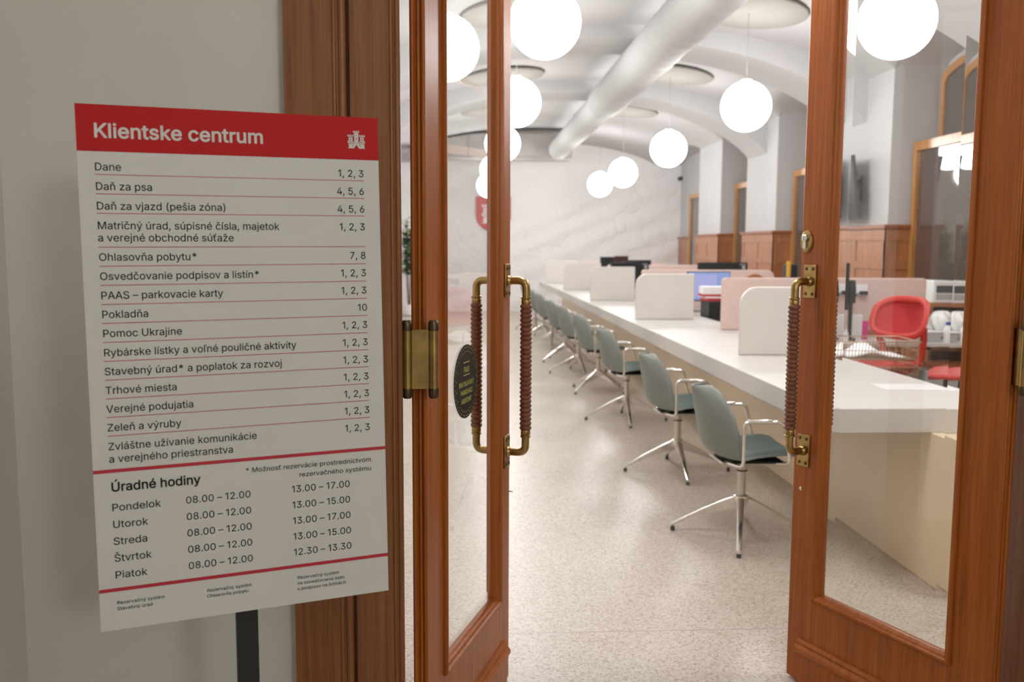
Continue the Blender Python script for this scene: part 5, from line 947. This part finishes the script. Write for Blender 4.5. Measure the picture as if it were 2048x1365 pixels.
DB(MB().lathe([(0.223, 12.08), (0.227, 12.09), (0.227, 12.13), (0.196, 12.14)], (1.88, 0, 3.385), 44, axis='y', cap=False), 'collar', 'fabric', smooth=40)
for y in (5.6, 8.4, 10.1, 13.0, 15.6):
    zc = 3.68 if any(a <= y <= b_ for a, b_ in RIBS) else 3.8
    DB(MB().lathe([(0.004, 3.57), (0.004, zc)], (1.88, y, 0), 8), 'hanger_wire', 'cable')
xs_ = [2.17 - 0.168 * i for i in range(21)]
box = MB().prism([(-1.19, 3.20), (2.17, 3.20)] + [(x, min(3.69, VT - BE * ell(x) - 0.05)) for x in xs_], 'y', 18.06, 18.65)
for x in (-0.7, 0.1, 0.95, 1.8): box.box(x, x + 0.03, 18.045, 18.06, 3.20, min(3.66, VT - 0.09 - BE * ell(x)))
box.box(-1.19, 2.17, 18.045, 18.06, 3.20, 3.23)
tag(box.build('duct_plenum', 'metalgrey', bevel=0.004), 'grey sheet metal duct box spanning below the far vault', 'duct')
for i, (x, y) in enumerate(((1.40, 9.3), (1.62, 10.4))):
    pass

# shield on the end wall, small camera, wall screen
sh = thing('wall_shield', 'red shield with a white castle on the relief end wall', 'emblem', (0.675, YE, 1.82))
hw, ht_ = 0.39, 0.77
pts = [(-hw, ht_), (hw, ht_)] + [(hw * math.cos(math.radians(a)) , 0.33 + 0.33 * math.sin(math.radians(a))) for a in range(0, -181, -9)]
MB().prism(pts, 'y', -0.05, -0.005).build('shield_plate', 'shieldred', sh, bevel=0.008)
cs = MB(); put_castle(cs, -0.27, 0.17, 0.54, 0.55, -0.052, 0, -0.054, 1); cs.build('castle_emblem', ['paper', 'shieldred'], sh)
cm = thing('security_camera', 'tiny dark camera high on the end wall beside the right corner', 'camera', (4.90, 20.48, 3.02))
MB().box(-0.025, 0.025, -0.03, 0.012, -0.05, 0.05).build('bracket', 'whiteplast', cm); MB().lathe([(0.045, -0.03), (0.045, 0.1)], (0, -0.1, 0), 16, axis='y').build('housing', 'dgrey', cm, smooth=40)

tv = thing('wall_screen', 'grey wall-mounted screen seen edge-on above the right wainscot', 'television', (4.40, 9.95, 2.12))
tm = Matrix.Rotation(math.radians(-9), 4, 'Y')
MB().box(-0.03, 0.01, -0.38, 0.38, -0.34, 0.34).xf(Matrix.Translation((-0.17, 0, 0)) @ tm).build('screen_housing', 'dgrey', tv, bevel=0.006)
MB().box(-0.033, -0.030, -0.36, 0.36, -0.32, 0.32).xf(Matrix.Translation((-0.17, 0, 0)) @ tm).build('display', 'black', tv)
MB().box(-0.02, 0.0, -0.12, 0.12, -0.14, 0.14).box(-0.15, -0.02, -0.05, 0.05, -0.1, -0.06).box(-0.15, -0.02, -0.05, 0.05, 0.06, 0.1).build('wall_bracket', 'dgrey', tv)

# tall plant in the gap beside the left door, far away by the end wall
pl = thing('potted_plant', 'tall green leafy plant glimpsed between door frame and left door', 'plant', (-1.15, 19.2, 0))
MB().lathe([(0.13, 0), (0.17, 0.02), (0.19, 0.22), (0.18, 0.24), (0.17, 0.22)], n=28).build('pot', 'pot', pl, smooth=40)
MB().lathe([(0.165, 0.205), (0.16, 0.215), (0.02, 0.22)], n=24).build('soil', 'soil', pl)
sm = MB(); random.seed(11); tips = []
for k in range(6):
    a_ = k * 1.05; x = 0.05 * math.cos(a_); y = 0.05 * math.sin(a_); h_ = 1.45 + 0.62 * random.random()
    p = [(x * (0.4 + 1.6 * t_), y * (0.4 + 1.6 * t_), 0.2 + (h_ - 0.2) * t_) for t_ in [i / 6 for i in range(7)]]
    sm.tube(p, [0.012 - 0.0012 * i for i in range(7)], 7); tips.append(p)
sm.build('stems', 'stem', pl, smooth=60)
def leaf(mb, base, d, L, w, droop):
    d = Vector(d).normalized(); s = d.cross(Vector((0, 0, 1)))
    s = s.normalized() if s.length > 0.05 else Vector((1, 0, 0)); up = s.cross(d)
    def fn(u, v):
        ww = w * math.sin(PI * min(1, u * 0.97 + 0.02)) ** 0.8; q = 2 * v - 1
        return Vector(base) + d * L * u + s * q * ww - up * 0 + Vector((0, 0, -droop * u * u * L)) + up * (abs(q) * ww * 0.25)
    mb.grid(fn, 6, 4)
lf, ll = MB(), MB()
for p in tips:
    for t_ in range(40):
        u = 0.42 + 0.58 * t_ / 39; i = min(5, int(u * 6)); f = u * 6 - i
        b_ = Vector(p[i]).lerp(Vector(p[min(6, i + 1)]), f); a_ = t_ * 2.4 + random.random()
        mb_ = ll if u > 0.97 else lf
        leaf(mb_, b_, (math.cos(a_), math.sin(a_), 0.25 + 0.6 * random.random()), 0.17 + 0.09 * random.random(), 0.055, 0.45)
lf.build('leaves', 'leaf', pl, smooth=60); tag(ll.build('young_leaves', 'leaflight', pl, smooth=60), 'light green young leaves at the top')
# ------------------------------------------------------------------ staff side: desks and their clutter
def desk(y, x0, x1, label, dy=0.62):
    d = thing('staff_desk', label, 'desk', (0, 0, 0), 0, 'white staff desks behind the counter')
    MB().box(x0, x1, y - dy, y, 0.695, 0.725).build('desktop', 'counter', d, bevel=0.003)
    for x in (x0 + 0.05, x1 - 0.09):
        for yy in (y - dy + 0.04, y - 0.08):
            MB().box(x, x + 0.04, yy, yy + 0.04, 0, 0.695).build('leg', 'grey', d)
    return d
desk(7.385, 2.46, 4.28, 'white desk along the nearest pink divider, behind the red chair')
desk(10.115, 2.46, 3.9, 'white desk along the second pink divider, with the blue-lit monitor', 1.45)
desk(13.065, 2.46, 3.9, 'white desk along the third pink divider', 2.4)
desk(15.965, 2.46, 3.9, 'white desk along the farthest pink divider', 2.4)

def chair_base(r, h):
    MB().lathe([(0.022, 0.09), (0.022, h - 0.06), (0.05, h - 0.05), (0.05, h - 0.02)], n=18).build('gas_column', 'dgrey', r, smooth=40)
    for k in range(5):
        a_ = k * 2 * PI / 5 + 0.3
        l = MB().tube([(0.02, 0, 0.10), (0.16, 0, 0.09), (0.30, 0, 0.07)], [0.024, 0.020, 0.014], 10).xf(Matrix.Rotation(a_, 4, 'Z'))
        lo_ = l.build('leg', 'dgrey', r, smooth=60)
        MB().lathe([(0.028, -0.018), (0.028, 0.018)], (0.30 * math.cos(a_), 0.30 * math.sin(a_), 0.028), 14, axis='y').build('castor', 'black', lo_)

def red_chair(loc, rz, seat_h, label):
    """task chair: curved frame ring holding a concave mesh back, carried by an S-shaped spine; faces +x before turning"""
    r = thing('task_chair', label, 'chair', loc, rz, 'red office task chairs')
    chair_base(r, seat_h)
    # seat
    def seat(u, v):
        t_ = 2 * v - 1; s = 2 * u - 1
        x = 0.235 * s * (1 - 0.10 * abs(t_) ** 3); y = 0.235 * t_ * math.sqrt(max(0.02, 1 - 0.25 * abs(s) ** 4))
        return (x, y, seat_h + 0.012 * abs(t_) ** 2 - 0.05 * max(0, s - 0.6) ** 1.5)
    MB().grid(seat, 16, 14).build('seat', 'red', r, smooth=60, solid=0.035)
    MB().box(-0.16, 0.14, -0.10, 0.10, seat_h - 0.075, seat_h - 0.03).build('seat_plate', 'dgrey', r, bevel=0.01)
    # back ring: rounded rectangle wrapped about the sitter, deeper at the middle
    zc = seat_h + 0.335; hw_, hh_ = 0.232, 0.135
    def ring(a_):
        c_, s_ = math.cos(a_), math.sin(a_)
        y = hw_ * math.copysign(abs(c_) ** 0.62, c_); z = hh_ * math.copysign(abs(s_) ** 0.68, s_)
        x = -0.235 + 0.62 * y * y * 1.5 - 0.10 * (z / hh_) * 0.35 + (0.02 if z < 0 else -0.015) * abs(z / hh_) ** 2
        return Vector((x, y, zc + z))
    n = 56; pts = [ring(2 * PI * k / n) for k in range(n)]
    rb = MB()
    prof_w, prof_t = 0.030, 0.013
    vv = []
    for k in range(n):
        T_ = (pts[(k + 1) % n] - pts[k - 1]).normalized(); c_ = Vector((-0.27, 0, zc)); o_ = (pts[k] - c_); nx = Vector((1, 0, 0))
        rad = (o_ - nx * o_.x - T_ * (o_ - nx * o_.x).dot(T_)).normalized(); B_ = T_.cross(rad).normalized()
        for j in range(10):
            q = 2 * PI * j / 10; vv.append(pts[k] + rad * prof_w * math.cos(q) * 0.85 + B_ * prof_t * math.sin(q))
    rb.add(vv, [(k * 10 + j, k * 10 + (j + 1) % 10, ((k + 1) % n) * 10 + (j + 1) % 10, ((k + 1) % n) * 10 + j) for k in range(n) for j in range(10)])
    rb.build('back_frame', 'red', r, smooth=60)
    cv = Vector((-0.262, 0, zc - 0.005))
    me = MB()
    def web(u, v):
        p = pts[int(round(v * n)) % n]; q = p.lerp(cv, u); return q + Vector((-0.035 * math.sin(PI * u * 0.5) * (1 - u * 0.2), 0, 0))
    me.grid(web, 8, n); me.build('back_mesh', 'redmesh', r, smooth=80)
    # spine under the seat and up to the ring on each flank
    for s2 in (-1, 1):
        p = [(0.02, s2 * 0.10, seat_h - 0.06), (-0.12, s2 * 0.13, seat_h - 0.05), (-0.225, s2 * 0.155, seat_h + 0.00), (-0.245, s2 * 0.17, seat_h + 0.09), (-0.225, s2 * 0.195, seat_h + 0.17), (-0.19, s2 * 0.222, seat_h + 0.27)]
        MB().tube(rounded_path(p, 0.06, 4), 0.024, 10).build('spine', 'red', r, smooth=60)
    return r
red_chair((3.01, 6.34, 0), math.radians(203), 0.615, 'red swivel task chair with a concave mesh back, behind the wire tray')
red_chair((3.29, 5.66, 0), math.radians(150), 0.63, 'red task chair at the right end, only its red seat edge showing')

# wire two-tier letter tray on a low pedestal right behind the counter
pd = thing('pedestal', 'low white pedestal behind the counter that carries the wire tray', 'cabinet', (2.67, 5.72, 0))
MB().box(-0.22, 0.22, -0.24, 0.24, 0.02, 0.55).build('body', 'counter', pd, bevel=0.004); 
for k in range(3):
    dr_ = MB().box(-0.21, 0.21, -0.255, -0.24, 0.04 + 0.17 * k, 0.20 + 0.17 * k).build('drawer', 'counter', pd); MB().box(-0.05, 0.05, -0.262, -0.255, 0.17 + 0.17 * k, 0.18 + 0.17 * k).build('drawer_pull', 'grey', dr_)
tr = thing('wire_tray', 'copper-coloured two-tier wire letter tray behind the counter edge', 'letter tray', (2.665, 5.72, 0.55), math.radians(-4))
for zb in (0.20, 0.04):
    w = MB(); lx, ly, hh = 0.225, 0.165, 0.115
    for z, e, rr in ((zb, 0.0, 0.003), (zb + hh, 0.022, 0.0042), (zb + hh * 0.5, 0.011, 0.002)):
        P_ = [(-lx - e, -ly - e, z), (lx + e, -ly - e, z), (lx + e, ly + e, z), (-lx - e, ly + e, z), (-lx - e, -ly - e, z)]
        w.tube(P_, rr, 8)
    for i in range(23):
        x = -lx + 2 * lx * i / 22; e = 0.022
        w.tube([(x, -ly - e, zb + hh), (x, -ly, zb), (x, ly, zb), (x, ly + e, zb + hh)], 0.0017, 6)
    for i in range(13):
        y = -ly + 2 * ly * i / 12; e = 0.022
        w.tube([(-lx - e, y, zb + hh), (-lx, y, zb), (lx, y, zb), (lx + e, y, zb + hh)], 0.0017, 6)
    w.build('wire_basket', 'wire', tr, smooth=60)
ps = MB()
for sx in (-1, 1):
    for sy in (-1, 1): ps.tube([(sx * 0.235, sy * 0.172, 0.0), (sx * 0.235, sy * 0.172, 0.30)], 0.004, 8)
ps.build('corner_post', 'wire', tr, smooth=60)
pp = MB()
def sheet(u, v): return (-0.20 + 0.37 * u + 0.02 * v, -0.14 + 0.27 * v, 0.012 + 0.075 * math.exp(-((u - 0.45) / 0.22) ** 2) * (0.4 + 0.6 * v))
pp.grid(sheet, 18, 6); po_ = pp.build('paper_pile', 'paper', smooth=60, solid=0.008)
po_.location = (2.66, 5.72, 0.55 + 0.20); po_.rotation_euler = (0, 0, math.radians(-4)); tag(po_, 'curled white papers lying in the upper wire tray', 'papers')
sb = MB()
sb.grid(lambda u, v: (-0.18 + 0.34 * u, -0.13 + 0.25 * v, 0.012 + 0.05 * math.sin(PI * u) * v), 12, 5)
so_ = sb.build('paper_pile', 'paper', smooth=60, solid=0.02); so_.location = (2.66, 5.72, 0.55 + 0.045); tag(so_, 'cream papers in the lower wire tray', 'papers')

# sheets of paper on the near end of the worktop
p_ = MB().box(-0.16, 0.16, -0.10, 0.10, 0, 0.002).build('paper_stack', mat('plain_paper', (0.74, 0.73, 0.725, 1), 0.8)); p_.location = (2.21, 4.30, CZ); p_.rotation_euler = (0, 0, math.radians(-6)); tag(p_, 'white paper sheets lying on the near end of the counter', 'papers')

def monitor(loc, rz, w, h, label, front=None, zb=None, group=None, logo=False, tilt=0):
    """display faces -y before turning; loc is the desk point under it"""
    r = thing('computer_monitor', label, 'monitor', loc, rz, group)
    zb = 0.12 if zb is None else zb
    MB().box(-w / 2, w / 2, -0.015, 0.02, zb, zb + h).build('housing', 'black', r, bevel=0.004)
    if front:
        d = MB().box(-w / 2 + 0.008, w / 2 - 0.008, -0.0165, -0.0150, zb + 0.014, zb + h - 0.008).build('display', front, r)
        MB().box(-w / 2 + 0.06, w * 0.18, -0.0172, -0.0166, zb + 0.05, zb + h - 0.03).build('open_window', 'lcdlight', d)
    else:
        MB().box(-w / 2 + 0.008, w / 2 - 0.008, -0.0165, -0.0150, zb + 0.014, zb + h - 0.008).build('display', 'dgrey', r)
    MB().box(-0.02, 0.02, 0.02, 0.045, 0.01, zb + h * 0.6).build('stand_neck', 'black', r); MB().box(-0.12, 0.12, -0.08, 0.11, 0, 0.012).build('stand_foot', 'black', r, bevel=0.003)
    if logo:
        MB().box(-w / 2 + 0.025, -w / 2 + 0.10, 0.020, 0.0208, zb + h - 0.030, zb + h - 0.020).box(-w / 2 + 0.03, -w / 2 + 0.07, 0.020, 0.0208, zb + h - 0.085, zb + h - 0.04).build('maker_plate', 'grey', r)
    return r
monitor((2.56, 9.30, 0.725), math.radians(4), 0.46, 0.31, 'monitor with a lit blue screen, behind the second white counter screen', 'lcd', zb=0.175)
monitor((3.18, 10.95, 0.725), math.radians(180), 0.62, 0.40, 'large black monitor seen from behind above a pink divider', zb=0.155, logo=True)
monitor((2.27, 12.25, 0.77), math.radians(196), 0.57, 0.35, 'black monitor back rising between the second and third white screens', zb=0.135, logo=True)
monitor((2.70, 13.95, 0.725), math.radians(190), 0.46, 0.34, 'black monitor back right behind the nearer one, beside a dark red folder', zb=0.20)
monitor((2.56, 15.35, 0.725), math.radians(188), 0.46, 0.33, 'farthest black monitor back at the left of the monitor cluster', zb=0.245, logo=True)
f_ = MB().box(-0.11, 0.11, -0.02, 0.02, 0, 0.30).build('folder', mat('oxblood_card', (0.05, 0.014, 0.012, 1), 0.6), bevel=0.003); f_.location = (2.57, 14.6, 1.02); f_.rotation_euler = (0, 0, 0.15); tag(f_, 'dark red folder standing upright among the black monitors', 'folder')
bx_ = MB().box(-0.13, 0.13, -0.14, 0.14, 0, 0.295).build('document_box', 'dgrey', bevel=0.003); bx_.location = (2.60, 14.6, 0.725); tag(bx_, 'grey document box under the dark red folder', 'box')

# drawer stack with folders and paper beside the blue monitor
dw = thing('drawer_unit', 'black desktop drawer unit beside the second white screen, loaded with folders', 'drawers', (2.60, 8.95, 0.725))
MB().box(-0.17, 0.17, -0.16, 0.16, 0, 0.20).build('body', 'blackmatt', dw, bevel=0.004)
for k in range(3):
    q = MB().box(-0.155, 0.155, -0.168, -0.16, 0.012 + 0.063 * k, 0.066 + 0.063 * k).build('drawer', 'black', dw); MB().box(-0.04, 0.04, -0.174, -0.168, 0.05 + 0.063 * k, 0.058 + 0.063 * k).build('drawer_pull', 'dgrey', q)
for i, (z, t_, m_, w, lab) in enumerate(((0.925, 0.03, 'redfolder', 0.15, 'red folder at the bottom of the pile on the black drawers'), (0.955, 0.018, 'paper', 0.145, 'white folder between the two red ones on the black drawers'), (0.973, 0.022, 'redfolder', 0.14, 'upper red folder in the pile on the black drawers'), (0.995, 0.075, 'paper', 0.115, 'thick white paper stack topping the folders on the black drawers'))):
    o = MB().box(-w, w, -0.12, 0.12, 0, t_).build('folder' if i < 3 else 'paper_stack', m_, bevel=0.003); o.location = (2.565 - 0.02 * i, 8.95, z); o.rotation_euler = (0, 0, 0.1 - 0.06 * i); tag(o, lab, 'folder' if i < 3 else 'papers')

# brown-backed chair beyond the nearest pink divider
bc = thing('desk_chair', 'chair whose rounded tan back just tops the nearest pink divider', 'chair', (2.74, 8.55, 0), math.radians(90))
chair_base(bc, 0.48)
MB().lathe([(0.05, 0.46), (0.20, 0.465), (0.22, 0.49), (0.20, 0.52), (0.05, 0.53)], n=32).build('seat', 'brown', bc, smooth=50)
MB().prism(arc(0, 1.10, 0.115, 0, 180, 18) + [(-0.115, 0.80), (0.115, 0.80)], 'x', -0.20, -0.16).build('backrest', 'brown', bc, bevel=0.012, seg=3)
MB().tube([(-0.02, 0, 0.47), (-0.20, 0, 0.47), (-0.215, 0, 0.62), (-0.19, 0, 0.95)], 0.018, 10).build('back_post', 'dgrey', bc, smooth=60)
# upright yellow-purple folder next to a black monitor edge
pb = MB().box(-0.15, 0.15, -0.14, 0.14, 0, 0.29).build('storage_box', 'grey', bevel=0.003); pb.location = (3.27, 8.88, 0.725); tag(pb, 'grey storage box behind the nearest pink divider near the lock stile', 'box')
yb = thing('marker_box', 'slim yellow and purple upright box peeking out left of the door lock stile', 'box', (3.215, 8.78, 1.015))
MB().box(-0.017, 0.017, -0.012, 0.012, 0.155, 0.31).build('sleeve', 'yellow', yb, bevel=0.003); MB().box(-0.018, 0.018, -0.013, 0.013, 0.0, 0.155).build('sleeve', 'purple', yb)
b3 = MB().box(-0.03, 0.03, -0.012, 0.23, 0, 0.28).build('lever_arch_folder', 'black', bevel=0.003); b3.location = (3.27, 8.78, 1.015); tag(b3, 'black upright folder right of the slim yellow and purple box', 'folder')

# things on the desk seen through the right pane
ma = thing('computer_monitor', 'black monitor seen edge-on through the right pane, on a grey arm', 'monitor', (2.875, 6.98, 0.725), math.radians(-82))
MB().box(-0.27, 0.27, -0.015, 0.025, 0.26, 0.62).build('housing', 'black', ma, bevel=0.004); MB().box(-0.26, 0.26, -0.017, -0.015, 0.275, 0.61).build('display', 'dgrey', ma)
am = MB().tube(rounded_path([(0.0, 0.03, 0.40), (0.02, 0.10, 0.40), (0.03, 0.20, 0.34)], 0.03, 4), 0.022, 10); am.build('monitor_arm', 'grey', ma, smooth=60)
MB().lathe([(0.035, -0.06), (0.038, 0.05), (0.03, 0.12)], (0.03, -0.19, 0.36), 16).xf(Matrix.Diagonal((1, -1, 1, 1))).build('arm_joint', 'black', ma, smooth=40)
MB().tube([(0.03, 0.19, 0.0), (0.03, 0.19, 0.33)], 0.016, 12).build('arm_post', 'black', ma, smooth=60)
MB().lathe([(0.05, 0), (0.05, 0.02), (0.02, 0.025)], (0.03, 0.19, 0), 20).build('arm_foot', 'black', ma, smooth=40)
cb = MB().tube([(2.985, 7.12, 1.03), (3.05, 7.15, 0.985), (3.2, 7.28, 1.02), (3.30, 7.372, 1.08)], 0.006, 8)
tag(cb.build('power_cable', 'black', smooth=60), 'black cable from the grey monitor arm to the socket in the pink divider', 'cable')
so2 = thing('wall_socket', 'white power socket with black plug set in the nearest pink divider', 'socket', (3.33, 7.39, 1.10))
MB().box(-0.055, 0.055, -0.012, 0.002, -0.035, 0.055).build('socket_plate', 'whiteplast', so2, bevel=0.004); MB().box(-0.02, 0.045, -0.05, -0.012, -0.03, 0.0).build('plug', 'black', so2, bevel=0.006)
pc = thing('pen_cup', 'small dark cup of pens on the desk left of the red chair', 'pen cup', (2.875, 6.86, 0.725))
MB().lathe([(0.034, 0), (0.038, 0.10), (0.035, 0.10), (0.031, 0.01)], n=18).build('cup', 'dgrey', pc, smooth=40)
for k, (m_, a_) in enumerate((('yellow', 0.3), ('purple', 2.4), ('whiteplast', 4.2), ('black', 5.4))):
    MB().tube([(0.01 * math.cos(a_), 0.01 * math.sin(a_), 0.01), (0.03 * math.cos(a_), 0.03 * math.sin(a_), 0.165)], 0.005, 8).build('pen', m_, pc)
for k, x in enumerate((2.96, 3.00)):
    o = MB().lathe([(0.016, 0), (0.016, 0.07), (0.009, 0.078), (0.009, 0.10)], n=14).build('glue_stick', 'whiteplast', smooth=40); o.location = (x, 6.85 + 0.03 * k, 0.725); tag(o, ('white glue stick beside the pen cup', 'white glue stick second from the pen cup')[k], 'glue stick')
lh = thing('leaflet_holder', 'white leaflet stand with a magenta card left of the red chair', 'leaflet stand', (3.15, 7.05, 0.725))
MB().box(-0.045, 0.045, -0.02, 0.02, 0, 0.20).build('holder', 'whiteplast', lh, bevel=0.004); MB().box(0.047, 0.10, -0.006, 0.006, 0.0, 0.15).build('leaflet', 'magenta', lh)

def blob(name, loc, sx, sy, sz, m_, label, cat, seed, pw=2.6):
    random.seed(seed); ph = [random.random() * 6 for _ in range(6)]
    def fn(u, v):
        a_ = 2 * PI * v; e = PI * u - PI / 2
        k = 1 + 0.16 * math.sin(3 * a_ + ph[0]) * math.cos(e) + 0.12 * math.sin(5 * a_ + 4 * e + ph[1]) * math.cos(e) + 0.08 * math.sin(9 * a_ + ph[2] + 6 * e)
        ce_ = math.copysign(abs(math.cos(e)) ** 0.7, math.cos(e))
        return (sx * ce_ * math.cos(a_) * k, sy * ce_ * math.sin(a_) * k, sz * (math.sin(e) * (1 + 0.08 * math.sin(4 * a_ + ph[3])) + 1))
    o = MB().grid(fn, 18, 36).build(name, m_, smooth=70); o.location = loc; return tag(o, label, cat)
blob('plastic_bag', (3.90, 7.12, 0.736), 0.095, 0.12, 0.105, 'bag', 'grey-white plastic bag on the desk behind the bottle', 'bag', 3)
blob('plastic_bag', (4.145, 7.0, 0.733), 0.13, 0.13, 0.085, 'bag', 'white plastic bag right of the blue-capped bottle', 'bag', 8)
blob('plastic_bag', (3.70, 7.07, 0.731), 0.085, 0.08, 0.06, 'bag', 'small crumpled white bag right behind the red chair back', 'bag', 21)
bt = thing('bottle', 'small white bottle with a blue cap on the desk right of the red chair', 'bottle', (3.79, 6.82, 0.725))
MB().lathe([(0.035, 0), (0.038, 0.008), (0.038, 0.09), (0.030, 0.115), (0.018, 0.13), (0.017, 0.14)], n=24).build('body', 'whiteplast', bt, smooth=40)
MB().lathe([(0.021, 0.138), (0.021, 0.158), (0.018, 0.162)], n=20).build('cap', 'bluecap', bt, smooth=40)
MB().box(-0.002, 0.020, -0.0395, -0.0375, 0.045, 0.085).build('label_patch', mat('lime_label', (0.5, 0.55, 0.1, 1), 0.5), bt)
fc = thing('food_container', 'clear plastic food box on the desk in front of the blue-capped bottle', 'container', (3.65, 6.88, 0.725))
MB().prism([(-0.075, 0), (0.075, 0), (0.095, 0.075), (-0.095, 0.075)], 'y', -0.06, 0.06).build('tub', 'clearplast', fc, bevel=0.008); MB().box(-0.10, 0.10, -0.068, 0.068, 0.075, 0.085).build('lid', 'whiteplast', fc, bevel=0.004)
blob('headset', (3.62, 7.27, 0.845), 0.05, 0.05, 0.05, 'black', 'black round headset beside the right edge of the red chair back', 'headset', 5)
hb_ = MB().box(-0.09, 0.09, -0.06, 0.06, 0, 0.115).build('storage_box', 'whiteplast', bevel=0.004); hb_.location = (3.58, 7.28, 0.725); tag(hb_, 'white storage box under the black headset', 'box')
# wooden shelf by the window with the printer
sf = thing('wooden_shelf', 'orange-brown open wooden shelf at the right, carrying the printer', 'shelf', (4.36, 7.9, 0))
for z in (0.05, 0.57, 0.95): MB().box(-0.29, 0.21, -0.26, 0.26, z, z + 0.03).build('shelf_board', 'panel', sf)
for x in (-0.29, 0.185): MB().box(x, x + 0.025, -0.26, 0.26, 0, 0.95).build('side_panel', 'panel', sf)
MB().box(-0.29, 0.21, 0.24, 0.26, 0, 0.95).build('back_panel', 'panel', sf)
pr = thing('printer', 'grey-white printer on the wooden shelf at the right edge of the pane', 'printer', (4.33, 7.88, 0.98))
MB().prism([(-0.22, 0), (0.22, 0), (0.22, 0.13), (0.14, 0.185), (-0.22, 0.20)], 'y', -0.2, 0.2).build('housing', 'whiteplast', pr, bevel=0.012)
MB().box(-0.19, -0.02, -0.203, -0.199, 0.09, 0.155).build('paper_slot', 'dgrey', pr); MB().box(-0.19, -0.02, -0.203, -0.199, 0.03, 0.08).build('front_panel', 'grey', pr)
pt = MB().box(-0.21, 0.15, -0.24, 0.18, 0, 0.03).build('paper_tray', 'paper', bevel=0.003); pt.location = (4.33, 7.85, 0.862); tag(pt, 'white paper tray inside the wooden shelf above the dark box', 'tray')
db = MB().box(-0.20, 0.16, -0.24, 0.18, 0, 0.255).build('storage_box', 'dgrey', bevel=0.02); db.location = (4.33, 7.85, 0.603); tag(db, 'dark grey box inside the wooden shelf', 'box')
# pouches on a low cabinet under the near desk
lc = thing('low_cabinet', 'grey low cabinet under the desk right of the red chair', 'cabinet', (3.86, 7.05, 0))
MB().box(-0.24, 0.24, -0.26, 0.26, 0.0, 0.50).build('body', 'grey', lc, bevel=0.004)
MB().box(-0.23, 0.23, -0.272, -0.26, 0.02, 0.48).build('door', 'grey', lc)
op = MB().box(-0.17, 0.17, -0.15, 0.12, 0.002, 0.05).build('card_wallet', 'orange', bevel=0.006); op.location = (3.92, 6.98, 0.50); op.rotation_euler = (0, 0, 0.2); tag(op, 'orange card wallet lying under the desk', 'folder')
# the lamp of the corridor, behind the viewpoint
hl = thing('corridor_lamp', 'round opal lamp on the corridor ceiling behind the viewpoint, outside the picture', 'lamp', (1.72, -2.55, 2.24))
gl = [(0.25 * math.sin(PI * k / 24), -0.25 * math.cos(PI * k / 24)) for k in range(1, 24)]
MB().lathe([(0.004, -0.25)] + gl + [(0.004, 0.25)], n=36).build('opal_globe', 'hallglobe', hl, smooth=80)
MB().lathe([(0.01, 0.24), (0.01, 0.86)], n=10).build('stem', 'brass', hl)
h2 = thing('corridor_lamp', 'smaller opal lamp hanging in the corridor just before the doors, above the picture', 'lamp', (0.40, 0.35, 2.78))
MB().lathe([(0.004, -0.25)] + gl + [(0.004, 0.25)], n=36).build('opal_globe', 'hallnear', h2, smooth=80)
MB().lathe([(0.01, 0.24), (0.01, 0.32)], n=10).build('stem', 'brass', h2)
